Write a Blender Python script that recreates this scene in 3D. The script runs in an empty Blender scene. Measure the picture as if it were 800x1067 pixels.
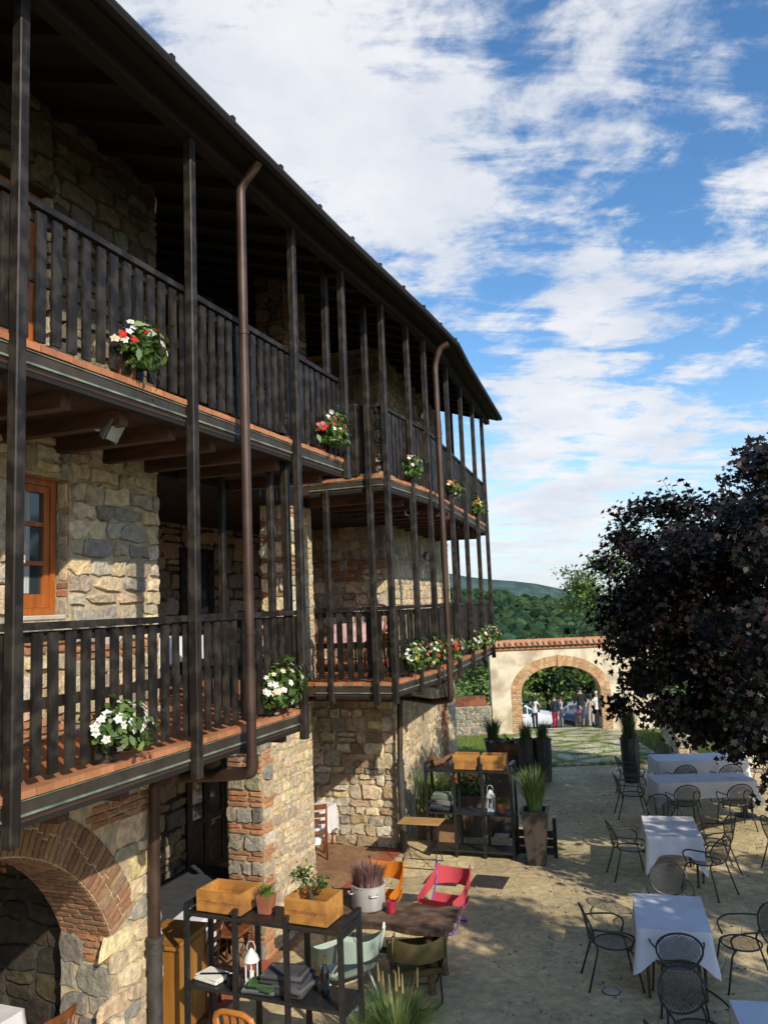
import bpy, bmesh, math, random
import numpy as np
from mathutils import Vector, Matrix
R = math.radians
random.seed(7); rng = np.random.default_rng(11)
SC = bpy.context.scene
COL = SC.collection

# ---------------------------------------------------------------- materials
def _nodes(name):
    m = bpy.data.materials.new(name); m.use_nodes = True
    nt = m.node_tree; b = nt.nodes['Principled BSDF']
    return m, nt, b
def mat(name, c1, c2=None, scale=8.0, rough=0.7, bump=0.0, bscale=None, metal=0.0, stretch=(1,1,1), spec=0.5, detail=5.0, lo=0.35, hi=0.65, dirt=None, dscale=1.2, trans=0.0, sheen=0.0):
    """two-tone noise colour + optional large-scale dirt + bump"""
    m, nt, b = _nodes(name); L = nt.links.new
    tc = nt.nodes.new('ShaderNodeTexCoord'); mp = nt.nodes.new('ShaderNodeMapping')
    mp.inputs['Scale'].default_value = stretch
    L(tc.outputs['Object'], mp.inputs['Vector'])
    b.inputs['Roughness'].default_value = rough; b.inputs['Metallic'].default_value = metal
    b.inputs['Specular IOR Level'].default_value = spec
    if c2 is None: c2 = tuple(x*0.75 for x in c1)
    n = nt.nodes.new('ShaderNodeTexNoise'); n.inputs['Scale'].default_value = scale; n.inputs['Detail'].default_value = detail
    L(mp.outputs['Vector'], n.inputs['Vector'])
    cr = nt.nodes.new('ShaderNodeValToRGB')
    cr.color_ramp.elements[0].position = lo; cr.color_ramp.elements[1].position = hi
    cr.color_ramp.elements[0].color = (*c2, 1); cr.color_ramp.elements[1].color = (*c1, 1)
    L(n.outputs['Fac'], cr.inputs['Fac']); out = cr.outputs['Color']
    if dirt:
        n2 = nt.nodes.new('ShaderNodeTexNoise'); n2.inputs['Scale'].default_value = dscale; n2.inputs['Detail'].default_value = 6
        L(tc.outputs['Object'], n2.inputs['Vector'])
        r2 = nt.nodes.new('ShaderNodeValToRGB'); r2.color_ramp.elements[0].position = .45; r2.color_ramp.elements[1].position = .62
        L(n2.outputs['Fac'], r2.inputs['Fac'])
        mx = nt.nodes.new('ShaderNodeMixRGB'); mx.inputs['Color2'].default_value = (*dirt, 1)
        L(r2.outputs['Color'], mx.inputs['Fac']); L(out, mx.inputs['Color1']); out = mx.outputs['Color']
    L(out, b.inputs['Base Color'])
    if bump:
        nb = nt.nodes.new('ShaderNodeTexNoise'); nb.inputs['Scale'].default_value = bscale or scale*3; nb.inputs['Detail'].default_value = 6
        L(mp.outputs['Vector'], nb.inputs['Vector'])
        bp = nt.nodes.new('ShaderNodeBump'); bp.inputs['Strength'].default_value = bump; bp.inputs['Distance'].default_value = 0.02
        L(nb.outputs['Fac'], bp.inputs['Height']); L(bp.outputs['Normal'], b.inputs['Normal'])
    if trans: b.inputs['Transmission Weight'].default_value = trans
    return m
def attr_mat(name, rough=0.85, bump=0.5, bscale=30, var=0.35, vscale=9, spec=0.3, translucent=0.0, bd=.03):
    """colour from the face attribute Col, broken up by noise"""
    m, nt, b = _nodes(name); L = nt.links.new
    at = nt.nodes.new('ShaderNodeAttribute'); at.attribute_name = 'Col'
    tc = nt.nodes.new('ShaderNodeTexCoord')
    n = nt.nodes.new('ShaderNodeTexNoise'); n.inputs['Scale'].default_value = vscale; n.inputs['Detail'].default_value = 8; n.inputs['Roughness'].default_value = .65
    L(tc.outputs['Object'], n.inputs['Vector'])
    mr = nt.nodes.new('ShaderNodeMapRange'); mr.inputs[1].default_value = .25; mr.inputs[2].default_value = .75
    mr.inputs[3].default_value = 1-var; mr.inputs[4].default_value = 1+var
    L(n.outputs['Fac'], mr.inputs[0])
    mx = nt.nodes.new('ShaderNodeMixRGB'); mx.blend_type = 'MULTIPLY'; mx.inputs['Fac'].default_value = 1
    L(at.outputs['Color'], mx.inputs['Color1']); L(mr.outputs[0], mx.inputs['Color2'])
    L(mx.outputs['Color'], b.inputs['Base Color'])
    b.inputs['Roughness'].default_value = rough; b.inputs['Specular IOR Level'].default_value = spec
    if bump:
        nb = nt.nodes.new('ShaderNodeTexNoise'); nb.inputs['Scale'].default_value = bscale; nb.inputs['Detail'].default_value = 8; nb.inputs['Roughness'].default_value = .7
        L(tc.outputs['Object'], nb.inputs['Vector'])
        bp = nt.nodes.new('ShaderNodeBump'); bp.inputs['Strength'].default_value = bump; bp.inputs['Distance'].default_value = bd
        L(nb.outputs['Fac'], bp.inputs['Height']); L(bp.outputs['Normal'], b.inputs['Normal'])
    if translucent:
        tr = nt.nodes.new('ShaderNodeBsdfTranslucent'); ms = nt.nodes.new('ShaderNodeMixShader'); ms.inputs['Fac'].default_value = translucent
        L(mx.outputs['Color'], tr.inputs['Color']); L(b.outputs[0], ms.inputs[1]); L(tr.outputs[0], ms.inputs[2])
        L(ms.outputs[0], nt.nodes['Material Output'].inputs['Surface'])
    return m
M = {}
M['stone'] = attr_mat('rubble_stone', .95, 1.0, 17, .5, 11, bd=.045)
M['mortar'] = mat('lime_mortar', (.52,.42,.27), (.32,.25,.16), 9, .95, 1.0, 22)
M['mortar_shade'] = mat('shade_painted_mortar', (.06,.047,.032), (.035,.028,.02), 9, .95, 1.0, 22)  # darker copy of the lime mortar, shade put into its colour
M['capstone']=mat('pale_capstone',(.52,.47,.38),(.42,.38,.31),6,.9,.4,40)
M['brick'] = attr_mat('old_brick', .9, .5, 40, .28, 18)
M['tile'] = attr_mat('terracotta_tile', .8, .25, 40, .22, 6)
M['darkwood'] = mat('dark_stained_wood', (.015,.011,.0085), (.008,.0065,.0055), 30, .55, .3, 60, stretch=(1,1,.08), spec=.3, dirt=(.036,.029,.023), dscale=7)
M['soffit'] = mat('dark_soffit_boards', (.009,.007,.0055), (.005,.004,.0035), 12, .9, .3, 40, stretch=(1,.15,1))
M['beam'] = mat('reddish_beam_wood', (.10,.042,.022), (.045,.021,.013), 14, .75, .4, 40, stretch=(.2,1,1))
M['copper'] = mat('weathered_copper', (.070,.050,.034), (.038,.029,.023), 5, .6, .2, 20, metal=.3, dirt=(.055,.048,.036), dscale=4)
M['deckboards'] = mat('balcony_soffit_boards', (.050,.024,.014), (.026,.013,.009), 12, .85, .3, 40, stretch=(1,.15,1))
M['verdigris'] = mat('verdigris_edge', (.22,.27,.21), (.09,.11,.085), 5, .7, .1, 20, metal=.1)
M['pipe'] = mat('brown_copper_pipe', (.060,.030,.020), (.038,.021,.016), 3, .5, .08, 50, metal=.3, stretch=(1,1,.3), dirt=(.075,.045,.034), dscale=3)
M['castiron'] = mat('grey_cast_iron', (.07,.065,.06), (.04,.037,.035), 8, .6, .2, 40, metal=.3)
M['orangewood'] = mat('orange_varnished_wood', (.42,.12,.018), (.28,.075,.012), 20, .4, .1, 40, stretch=(1,1,.1))
M['brownwood'] = mat('brown_chair_wood', (.20,.065,.018), (.12,.038,.012), 18, .45, .1, 40, stretch=(1,1,.1))
M['cabinetwood'] = mat('golden_cabinet_wood', (.36,.17,.035), (.26,.11,.02), 10, .5, .1, 30, stretch=(1,1,.15))
M['crate'] = mat('pine_crate_wood', (.52,.25,.06), (.38,.17,.036), 16, .6, .15, 40, stretch=(.12,1,1), dirt=(.30,.13,.035), dscale=5)
M['rustic'] = mat('rustic_table_wood', (.115,.060,.032), (.045,.024,.014), 7, .75, .7, 20, stretch=(.25,1,1), dirt=(.16,.10,.06), dscale=5)
M['blackmetal'] = mat('black_painted_steel', (.012,.012,.013), (.020,.020,.021), 20, .42, .05, 60, spec=.5)
M['chairmetal'] = mat('dark_garden_chair_metal', (.018,.019,.020), (.030,.031,.032), 25, .45, 0, spec=.5)
M['cloth'] = mat('white_linen', (.70,.70,.73), (.62,.62,.66), 3, .9, .5, 7)
M['darkcloth'] = mat('dark_grey_linen', (.045,.048,.055), (.03,.032,.038), 8, .9, .1, 60)
M['paper'] = mat('white_paper', (.78,.76,.70), (.70,.68,.62), 10, .8)
M['white'] = mat('white_painted_metal', (.72,.72,.70), (.60,.60,.58), 14, .5, .05, 40)
M['glass'] = mat('window_glass', (.03,.04,.045), (.02,.028,.032), 1.5, .06, spec=.9)
M['curtain'] = mat('net_curtain', (.45,.47,.48), (.30,.32,.34), 30, .9, .2, 30, stretch=(4,4,.1))
M['bottle'] = mat('dark_bottle_glass', (.008,.014,.010), (.005,.008,.006), 5, .08, spec=.8)
M['gold'] = mat('gold_foil', (.55,.40,.15), (.42,.30,.10), 30, .35, metal=.7)
M['alu'] = mat('brushed_aluminium', (.60,.59,.55), (.46,.45,.42), 8, .42, .05, 60, metal=.35, stretch=(1,1,.2))
M['pinkcup'] = mat('pink_red_glass', (.36,.03,.05), (.26,.02,.035), 12, .25)
M['plaster'] = mat('cream_render', (.72,.64,.49), (.63,.55,.41), 2.2, .95, .25, 30, dirt=(.42,.34,.24), dscale=1.6)
M['corten'] = mat('rusty_corten_steel', (.20,.06,.025), (.11,.035,.016), 6, .85, .3, 30, dirt=(.26,.09,.04), dscale=3)
M['terracotta'] = mat('terracotta_pot', (.34,.12,.055), (.24,.085,.04), 10, .85, .2, 40)
M['darkpot'] = mat('anthracite_pot', (.028,.026,.025), (.018,.017,.017), 10, .6, .1, 30, dirt=(.05,.04,.03), dscale=5)
M['brownplanter'] = mat('brown_planter', (.060,.045,.034), (.035,.027,.022), 8, .6, .2, 30, stretch=(1,1,.2))
M['planterwood'] = mat('grey_planter_wood', (.13,.085,.055), (.08,.052,.034), 10, .85, .4, 30, stretch=(1,1,.15))
M['benchwood'] = mat('bench_slat_wood', (.44,.26,.10), (.32,.18,.065), 14, .7, .2, 40, stretch=(.15,1,1))
M['cardboard'] = mat('brown_cardboard', (.26,.15,.07), (.20,.115,.055), 9, .9, .05, 40)
M['bark'] = mat('tree_bark', (.085,.066,.050), (.04,.031,.024), 9, .95, .8, 20, stretch=(1,1,.25))
M['log'] = mat('log_wood', (.22,.10,.05), (.10,.05,.028), 9, .9, .6, 25)
M['leaf'] = attr_mat('leaf_gloss', .42, 0, 10, .35, 5, .5, translucent=.18)
M['purpleleaf'] = attr_mat('purple_leaf_gloss', .48, 0, 10, .4, 4, .25, translucent=.12)
M['petal'] = attr_mat('petal', .7, 0, 10, .12, 20, .2, translucent=.3)
M['grassblade'] = attr_mat('grass_blade', .6, 0, 10, .3, 6, .3, translucent=.25)
M['fabric'] = attr_mat('canvas_fabric', .9, .12, 120, .1, 14, .15, translucent=.12)
M['lens'] = mat('lamp_lens', (.30,.32,.30), (.2,.22,.2), 6, .15, spec=.8)
M['lampgrey'] = mat('grey_lamp_housing', (.22,.22,.21), (.15,.15,.145), 12, .5, metal=.3)
M['purplemetal'] = mat('violet_tube', (.13,.07,.38), (.10,.05,.30), 10, .35)
M['skin'] = mat('skin', (.42,.24,.16), (.36,.19,.12), 12, .6)
M['hairdark'] = mat('dark_hair', (.018,.012,.009), (.010,.007,.006), 40, .5, stretch=(1,1,.1))
M['hairwhite'] = mat('white_hair', (.60,.58,.55), (.48,.46,.44), 40, .6)
M['rubber'] = mat('tyre_rubber', (.018,.018,.018), (.012,.012,.012), 30, .85)
M['chrome'] = mat('wheel_alloy', (.42,.42,.43), (.32,.32,.33), 10, .3, metal=.8)
M['red'] = mat('red_lens', (.40,.015,.012), (.30,.01,.01), 10, .3)
def plain(name, c, rough=.8, bump=.0, bs=40): return mat(name, c, tuple(x*.8 for x in c), 10, rough, bump, bs)

# ---------------------------------------------------------------- mesh builder
class MB:
    def __init__(s): s.v=[]; s.f=[]; s.mi=[]; s.c=[]
    def add(s, vs, fs, mi=0, col=None):
        o=len(s.v); s.v.extend([tuple(v) for v in vs])
        for f in fs:
            s.f.append(tuple(i+o for i in f)); s.mi.append(mi); s.c.append(col or (.5,.5,.5))
    def box(s, x0,x1,y0,y1,z0,z1, mi=0, col=None, bev=0.0):
        if bev<=0:
            vs=[(x,y,z) for z in (z0,z1) for y in (y0,y1) for x in (x0,x1)]
            s.add(vs,[(0,2,3,1),(4,5,7,6),(0,1,5,4),(2,6,7,3),(0,4,6,2),(1,3,7,5)],mi,col); return
        b=bev
        s.hull_box(Matrix.Translation(((x0+x1)/2,(y0+y1)/2,(z0+z1)/2)),(x1-x0,y1-y0,z1-z0),b,mi,col)
    def hull_box(s, mtx, d, b, mi=0, col=None):
        # box with chamfered edges
        hx,hy,hz=d[0]/2,d[1]/2,d[2]/2; b=min(b,hx*.9,hy*.9,hz*.9)
        bm=bmesh.new(); bmesh.ops.create_cube(bm,size=1)
        for v in bm.verts: v.co=Vector((v.co.x*2*hx,v.co.y*2*hy,v.co.z*2*hz))
        bmesh.ops.bevel(bm,geom=list(bm.edges),offset=b,segments=1,affect='EDGES',profile=.5)
        bm.verts.index_update()
        s.add([mtx@v.co for v in bm.verts],[[v.index for v in f.verts] for f in bm.faces],mi,col); bm.free()
    def obox(s, O, X, Y, Z, mi=0, col=None):
        """box from corner O with edge vectors X,Y,Z"""
        O=Vector(O);X=Vector(X);Y=Vector(Y);Z=Vector(Z)
        vs=[O+X*i+Y*j+Z*k for k in (0,1) for j in (0,1) for i in (0,1)]
        fs=[(0,2,3,1),(4,5,7,6),(0,1,5,4),(2,6,7,3),(0,4,6,2),(1,3,7,5)]
        if X.cross(Y).dot(Z)<0: fs=[f[::-1] for f in fs]
        s.add(vs,fs,mi,col)
    def bar(s, A, B, w, h, mi=0, col=None, up=(0,0,1)):
        """rectangular bar from A to B, width w sideways, h along up"""
        A=Vector(A);B=Vector(B);d=(B-A); dn=d.normalized(); up=Vector(up)
        if abs(dn.dot(up))>.99: up=Vector((1,0,0))
        sd=dn.cross(up).normalized(); u2=sd.cross(dn)
        s.obox(A-sd*w/2-u2*h/2, sd*w, d, u2*h, mi, col)
    def tube(s, pts, r, n=8, mi=0, col=None, closed=False, caps=True):
        pts=[Vector(p) for p in pts]; m=len(pts)
        rs=r if isinstance(r,(list,tuple)) else [r]*m
        vs=[]; prev=None
        for i,p in enumerate(pts):
            a=pts[(i-1)%m] if (i>0 or closed) else p; b=pts[(i+1)%m] if (i<m-1 or closed) else p
            t=(b-a).normalized()
            if prev is None:
                ref=Vector((0,0,1)) if abs(t.z)<.9 else Vector((1,0,0)); x=t.cross(ref).normalized()
            else:
                x=(prev-t*prev.dot(t)); x=x.normalized() if x.length>1e-6 else t.orthogonal().normalized()
            prev=x; y=t.cross(x)
            for k in range(n):
                an=2*math.pi*k/n; vs.append(p+(x*math.cos(an)+y*math.sin(an))*rs[i])
        fs=[]
        for i in range(m if closed else m-1):
            j=(i+1)%m
            for k in range(n): fs.append((i*n+k,i*n+(k+1)%n,j*n+(k+1)%n,j*n+k))
        if caps and not closed: fs.append(tuple(range(n))[::-1]); fs.append(tuple((m-1)*n+k for k in range(n)))
        s.add(vs,fs,mi,col)
    def lathe(s, prof, O=(0,0,0), n=20, mi=0, col=None, cap=True, axis=None):
        """prof: (radius, z) list"""
        O=Vector(O); vs=[]
        Q=Vector((0,0,1)).rotation_difference(Vector(axis)) if axis else None
        for r,z in prof:
            for k in range(n):
                a=2*math.pi*k/n; p=Vector((r*math.cos(a),r*math.sin(a),z))
                vs.append(O+(Q@p if Q else p))
        fs=[(i*n+k,i*n+(k+1)%n,(i+1)*n+(k+1)%n,(i+1)*n+k) for i in range(len(prof)-1) for k in range(n)]
        if cap: fs.append(tuple(range(n))[::-1]); fs.append(tuple((len(prof)-1)*n+k for k in range(n)))
        s.add(vs,fs,mi,col)
    def prism(s, poly, z0, z1, mi=0, col=None):
        """poly: list of (x,y) ccw"""
        n=len(poly)
        vs=[(x,y,z0) for x,y in poly]+[(x,y,z1) for x,y in poly]
        fs=[tuple(range(n))[::-1],tuple(range(n,2*n))]+[(i,(i+1)%n,n+(i+1)%n,n+i) for i in range(n)]
        s.add(vs,fs,mi,col)
    def grid(s, fn, nu, nv, mi=0, col=None):
        vs=[fn(i/nu,j/nv) for j in range(nv+1) for i in range(nu+1)]
        fs=[(j*(nu+1)+i,j*(nu+1)+i+1,(j+1)*(nu+1)+i+1,(j+1)*(nu+1)+i) for j in range(nv) for i in range(nu)]
        s.add(vs,fs,mi,col)
    def build(s, name, mats, parent=None, smooth=False, loc=None, rz=0.0, angle=None):
        me=bpy.data.meshes.new(name); me.from_pydata(s.v,[],s.f)
        if not isinstance(mats,(list,tuple)): mats=[mats]
        for m in mats: me.materials.append(M[m] if isinstance(m,str) else m)
        me.polygons.foreach_set('material_index',s.mi)
        a=me.attributes.new('Col','FLOAT_COLOR','FACE')
        a.data.foreach_set('color',np.array([(*c,1.0) for c in s.c],dtype=np.float32).ravel())
        if smooth: me.polygons.foreach_set('use_smooth',[True]*len(s.f))
        if smooth and angle:
            me.set_sharp_from_angle(angle=R(angle))
        me.update()
        o=bpy.data.objects.new(name,me); COL.objects.link(o)
        if parent: o.parent=parent
        if loc is not None: o.location=loc
        o.rotation_euler.z=rz
        return o
def tag(o,label=None,cat=None,group=None,kind=None):
    if label: o['label']=label
    if cat: o['category']=cat
    if group: o['group']=group
    if kind: o['kind']=kind
    return o
def thing(name,label,cat,loc=(0,0,0),rz=0.0,group=None):
    o=bpy.data.objects.new(name,None); COL.objects.link(o); o.empty_display_size=.2
    o.location=loc; o.rotation_euler=(0,0,rz); return tag(o,label,cat,group)
def copy_tree(o,parent=None):
    c=o.copy(); COL.objects.link(c); c.parent=parent
    for ch in list(o.children): copy_tree(ch,c)
    return c
def dup(o,label,loc,rz=0.0,group=None):
    c=copy_tree(o); c.location=loc; c.rotation_euler=(0,0,rz); c['label']=label
    if group: c['group']=group
    return c
def facing(dx,dy):   # rotation about z that turns local +y to (dx,dy)
    return math.atan2(-dx,dy)

# ---------------------------------------------------------------- rubble masonry
PAL = [tuple(min(.72,x*1.62) for x in c) for c in [(.40,.32,.21),(.36,.28,.18),(.44,.36,.24),(.33,.27,.19),(.27,.24,.19),(.215,.195,.165),(.30,.25,.18),(.46,.36,.20),(.38,.34,.27)]]
GREY = [(.27,.245,.20),(.20,.185,.155),(.31,.28,.22),(.24,.215,.175),(.36,.30,.21)]
def paint_shade(mb,z0,k,z1=99):  # multiplies face colours down by height to paint in shade
    for i,f in enumerate(mb.f):
        if z0<mb.v[f[0]][2]<z1: mb.c[i]=tuple(x*k for x in mb.c[i])
BRK = [(.36,.17,.085),(.31,.14,.07),(.40,.21,.11),(.29,.15,.09),(.35,.19,.11)]
def jit(c,a=.12):
    k=1+random.uniform(-a,a); return tuple(max(0,x*k*(1+random.uniform(-.05,.05))) for x in c)
def stone(mb, fn, u0,u1,v0,v1, d, col, mi=1, gap=.008, rough=1.0):
    """one irregular stone in cell (u0,u1,v0,v1); fn(u,v,h)->xyz"""
    w,h=u1-u0,v1-v0; g=gap
    u0+=g;u1-=g;v0+=g;v1-=g
    if u1-u0<.02 or v1-v0<.015: return
    j=min(.20*min(w,h),.04)*rough
    out=[]
    nx=3 if w>.22 else 2
    for k in range(nx): out.append((u0+(u1-u0)*k/nx,v0))
    out.append((u1,v0)); out.append((u1,(v0+v1)/2))
    for k in range(nx): out.append((u1-(u1-u0)*k/nx,v1))
    out.append((u0,v1)); out.append((u0,(v0+v1)/2))
    cu,cv=(u0+u1)/2,(v0+v1)/2; P=[]
    for (u,v) in out:
        corner=(abs(u-u0)<1e-6 or abs(u-u1)<1e-6) and (abs(v-v0)<1e-6 or abs(v-v1)<1e-6)
        k=.22*rough*random.random() if corner else 0
        P.append((u+(cu-u)*k+random.uniform(-j,j)*.7, v+(cv-v)*k+random.uniform(-j,j)*.7))
    n=len(P); ins=min(.35,.018/max(min(w,h),.02)*1.2)
    vs=[fn(u,v,-.01) for u,v in P]
    vs+=[fn(u+(cu-u)*ins*.25,v+(cv-v)*ins*.25,d*random.uniform(.55,.8)) for u,v in P]
    tilt=(random.uniform(-.3,.3)*d,random.uniform(-.3,.3)*d)
    vs+=[fn(u+(cu-u)*ins*1.3,v+(cv-v)*ins*1.0,d*random.uniform(.85,1.2)+tilt[0]*(u-cu)/w+tilt[1]*(v-cv)/h) for u,v in P]
    vs.append(fn(cu+random.uniform(-.1,.1)*w,cv+random.uniform(-.1,.1)*h,d*random.uniform(.9,1.12)))
    fs=[]
    for r in (0,1):
        for k in range(n): fs.append((r*n+k,r*n+(k+1)%n,(r+1)*n+(k+1)%n,(r+1)*n+k))
    for k in range(n): fs.append((2*n+k,2*n+(k+1)%n,3*n))
    mb.add(vs,fs,mi,col)
def masonry(mb, fn, W, H, mask=None, rows=(.12,.28), cols=(.18,.5), brick=.12, pal=PAL, d=.028, seed=None, brickmi=2, quoin=None):
    if seed is not None: random.seed(seed)
    v=0.0
    while v<H-.01:
        isb=random.random()<brick
        rh=random.uniform(*rows) if not isb else random.choice((.07,.14,.21))
        if H-v-rh<rows[0]*.6: rh=H-v
        u=-random.uniform(0,.15)
        while u<W-.01:
            if isb and random.random()<.75:
                k=max(1,round(rh/.07)); uw=random.uniform(.24,.7); 
                ue=min(u+uw,W)
                if W-ue<.08: ue=W
                for q in range(k):
                    uu=max(u,0)-(random.uniform(0,.12) if q%2 else 0)
                    while uu<ue-.01:
                        e=min(uu+random.uniform(.2,.28),ue)
                        if ue-e<.06: e=ue
                        a,b=max(uu,0),e
                        if b-a>.03 and (mask is None or mask((a+b)/2,v+(q+.5)*rh/k)): stone(mb,fn,a,b,v+q*rh/k,v+(q+1)*rh/k,d*.75,jit(random.choice(BRK)),brickmi,.006,.5)
                        uu=e
                u=ue; continue
            uw=random.uniform(*cols)*(0.7+rh*1.5)
            ue=min(u+uw,W)
            if W-ue<cols[0]*.45: ue=W
            a,b=max(u,0),ue
            if b-a>.03:
                split=rh>.2 and random.random()<.22
                segs=[(v,v+rh)] if not split else [(v,v+rh*.5),(v+rh*.5,v+rh)]
                for (z0,z1) in segs:
                    q=(z1-z0)*.11; z0=max(0,z0+random.uniform(-q,q)); z1=min(H,z1+random.uniform(-q,q))
                    if mask is None or mask((a+b)/2,(z0+z1)/2): 
                        stone(mb,fn,a,b,z0,z1,d*random.uniform(.6,1.4),jit(random.choice(pal),.2),1,.009)
            u=ue
        v+=rh
def planefn(O,U,V,N):
    O=Vector(O);U=Vector(U);V=Vector(V);N=Vector(N)
    return lambda u,v,h: O+U*u+V*v+N*h
def brickrow(mb, fn, U, V, bw, bh, mi=2, pal=BRK, d=.012, off=.5, mask=None, gap=.005):
    r=0; v=0.0
    while v<V-.01:
        u=-(bw*off if r%2 else 0)
        while u<U-.01:
            a,b=max(u,0),min(u+bw*random.uniform(.95,1.05),U)
            if b-a>.02 and (mask is None or mask((a+b)/2,v+bh/2)): stone(mb,fn,a,b,v,min(v+bh,V),d,jit(random.choice(pal)),mi,gap,.4)
            u+=bw
        v+=bh; r+=1
# ---------------------------------------------------------------- the house
HX,HY,HR = -1.87,6.14,R(-21.06)
def HL(p,a,z=0.0):
    c,s=math.cos(HR),math.sin(HR)
    return (HX+p*c-a*s, HY+p*s+a*c, z)
HOUSE = thing('stone_house','long rubble stone farmhouse with two floors of dark wooden balconies and brick banded pillars','house',(HX,HY,0),HR)
BL=Vector((.05,7.2)); DL=Vector((-.70,14.03)); S3=(DL-BL).normalized(); S3N=Vector((S3.y,-S3.x))
WC=Vector((-1.45,9.0))                        # corner of the far block
X_,Y_,Z_=Vector((1,0,0)),Vector((0,1,0)),Vector((0,0,1))
def s3p(t,off=0.0): return BL+S3*t+S3N*off
ARC_A,ARC_Z,ARC_R,ARC_H=-.35,.75,1.79,1.668
# --- near block, outer wall with the arch below
mb=MB()
def bk(a0,a1,z0,z1,p0=-2.0,p1=-1.4): mb.box(p0,p1,a0,a1,z0,z1,0)
bk(-6,ARC_A-ARC_H,0,3.05); bk(ARC_A+ARC_H,2.04,0,3.05)
N=28
a_s=math.atan2(1.4-ARC_Z,ARC_H)
ang=[a_s+(math.pi-2*a_s)*i/N for i in range(N+1)]
for i in range(N):
    for p in (-2.0,-1.4):
        q=[(ARC_A+ARC_R*math.cos(t),ARC_Z+ARC_R*math.sin(t)) for t in (ang[i],ang[i+1])]
        vs=[(p,q[0][0],q[0][1]),(p,q[0][0],3.05),(p,q[1][0],3.05),(p,q[1][0],q[1][1])]
        mb.add(vs,[(0,1,2,3) if p<-1.7 else (3,2,1,0)],0)
    q=[(ARC_A+(ARC_R+.012)*math.cos(t),ARC_Z+(ARC_R+.012)*math.sin(t)) for t in (ang[i],ang[i+1])]
    mb.add([(-1.4,*q[0]),(-1.4,*q[1]),(-2.0,*q[1]),(-2.0,*q[0])],[(3,2,1,0)],0)
def amask(u,v):
    a=u-6; z=v
    if z<1.42: return abs(a-ARC_A)>ARC_H-.02
    return math.hypot(a-ARC_A,z-ARC_Z)>ARC_R+.42
masonry(mb,planefn((-1.4,-6,0),Y_,Z_,X_),8.04,3.06,amask,rows=(.12,.27),seed=3)
# voussoirs
random.seed(5); BRA=[(.25,.14,.08),(.21,.11,.065),(.28,.17,.10),(.22,.14,.10)]; t=a_s+.01
while t<math.pi-a_s-.02:
    dt=.066/ARC_R
    def vf(u,v,h,t=t,dt=dt): 
        rr=ARC_R+v; an=t+u
        return (-1.4+h,ARC_A+rr*math.cos(an),ARC_Z+rr*math.sin(an))
    k=random.uniform(.16,.24); c=jit(random.choice(BRA),.2)
    stone(mb,vf,0,dt,0.0,k,.02,c,2,.0025,.3); stone(mb,vf,0,dt,k,.40,.02,jit(c,.15),2,.0025,.3)
    t+=dt
# brick underside of the arch
def sf(u,v,h):
    an=a_s+u/ARC_R; rr=ARC_R-h
    return (-1.4-v,ARC_A+rr*math.cos(an),ARC_Z+rr*math.sin(an))
brickrow(mb,lambda u,v,h: sf(v,u,h),.6,(math.pi-2*a_s)*ARC_R,.26,.066,pal=BRA,d=.012)
# jamb stones facing the courtyard side
masonry(mb,planefn((-2.0,ARC_A+ARC_H,0),X_,Z_,-Y_),.6,1.42,rows=(.2,.3),cols=(.25,.45),pal=GREY,brick=.3,seed=9,d=.035)
# first floor
bk(-6,.2,3.05,6.05); bk(.74,2.04,3.05,6.05); bk(.2,.74,3.05,4.38); bk(.2,.74,5.66,6.05)
for i,(a0,a1,z0,z1) in enumerate(((-6,.2,3.05,6.05),(.74,2.04,3.05,6.05),(.2,.74,3.05,4.36),(.2,.74,5.68,6.05))):
    masonry(mb,planefn((-1.4,a0,z0),Y_,Z_,X_),a1-a0,z1-z0,rows=(.12,.26),cols=(.2,.5),brick=.1,seed=20+i,d=.04)
mb.build('wall',['mortar','stone','brick'],HOUSE); mb=MB()
bk(-6,-.6,6.05,9.6); bk(.5,2.04,6.05,9.6); bk(-.62,.52,8.352,9.6,-1.99,-1.403)
for i,(a0,a1,z0,z1) in enumerate(((-6,-.6,6.05,9.2),(.5,2.04,6.05,9.2),(-.6,.5,8.36,9.2))):
    masonry(mb,planefn((-1.4,a0,z0),Y_,Z_,X_),a1-a0,z1-z0,rows=(.14,.27),cols=(.22,.55),brick=.06,seed=30+i,d=.03,pal=[tuple(x*.36 for x in c) for c in PAL])  # stone colours cut down to paint the shade under the eaves
paint_shade(mb,7.3,.55)
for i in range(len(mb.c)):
    if mb.mi[i]==2: mb.c[i]=tuple(x*.35 for x in mb.c[i])  # bricks darkened with the stones for the same painted shade
# far reveal (right end) of the near block
masonry(mb,planefn((-1.4,2.04,0),-X_,Z_,Y_),.6,9.2,rows=(.14,.28),seed=41)
for z0,z1,a0 in ((4.38,5.66,.74),(6.2,8.35,.5)):
    masonry(mb,planefn((-1.55,a0,z0),X_,Z_,-Y_),.15,z1-z0,cols=(.15,.2),rows=(.15,.25),seed=44,d=.012)
mb.build('wall',['mortar_shade','stone','brick'],HOUSE)
# cross wall between the near block and the loggia bay
mb=MB(); mb.box(-4.2,-2.0,1.54,2.04,0,9.6,0); DP_=[tuple(x*.10 for x in c) for c in PAL]; masonry(mb,planefn((-4.2,1.54,0),X_,Z_,-Y_),2.2,3.0,seed=47,rows=(.14,.3),pal=DP_); masonry(mb,planefn((-4.2,-3.5,0),Y_,Z_,X_),5.0,3.0,seed=48,rows=(.14,.3),pal=DP_); mb.box(-4.2,-2.0,-6,1.54,2.85,3.05,0,(.2,.16,.1)); mb.box(-4.2,-2.0,-6,1.54,5.95,6.15,0); masonry(mb,planefn((-4.2,2.04,0),X_,Z_,Y_),2.2,9.2,seed=46,rows=(.15,.3))  # stones inside the arch coloured near black to stand for shade
mb.build('wall',['mortar_shade','stone','brick'],HOUSE)
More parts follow.
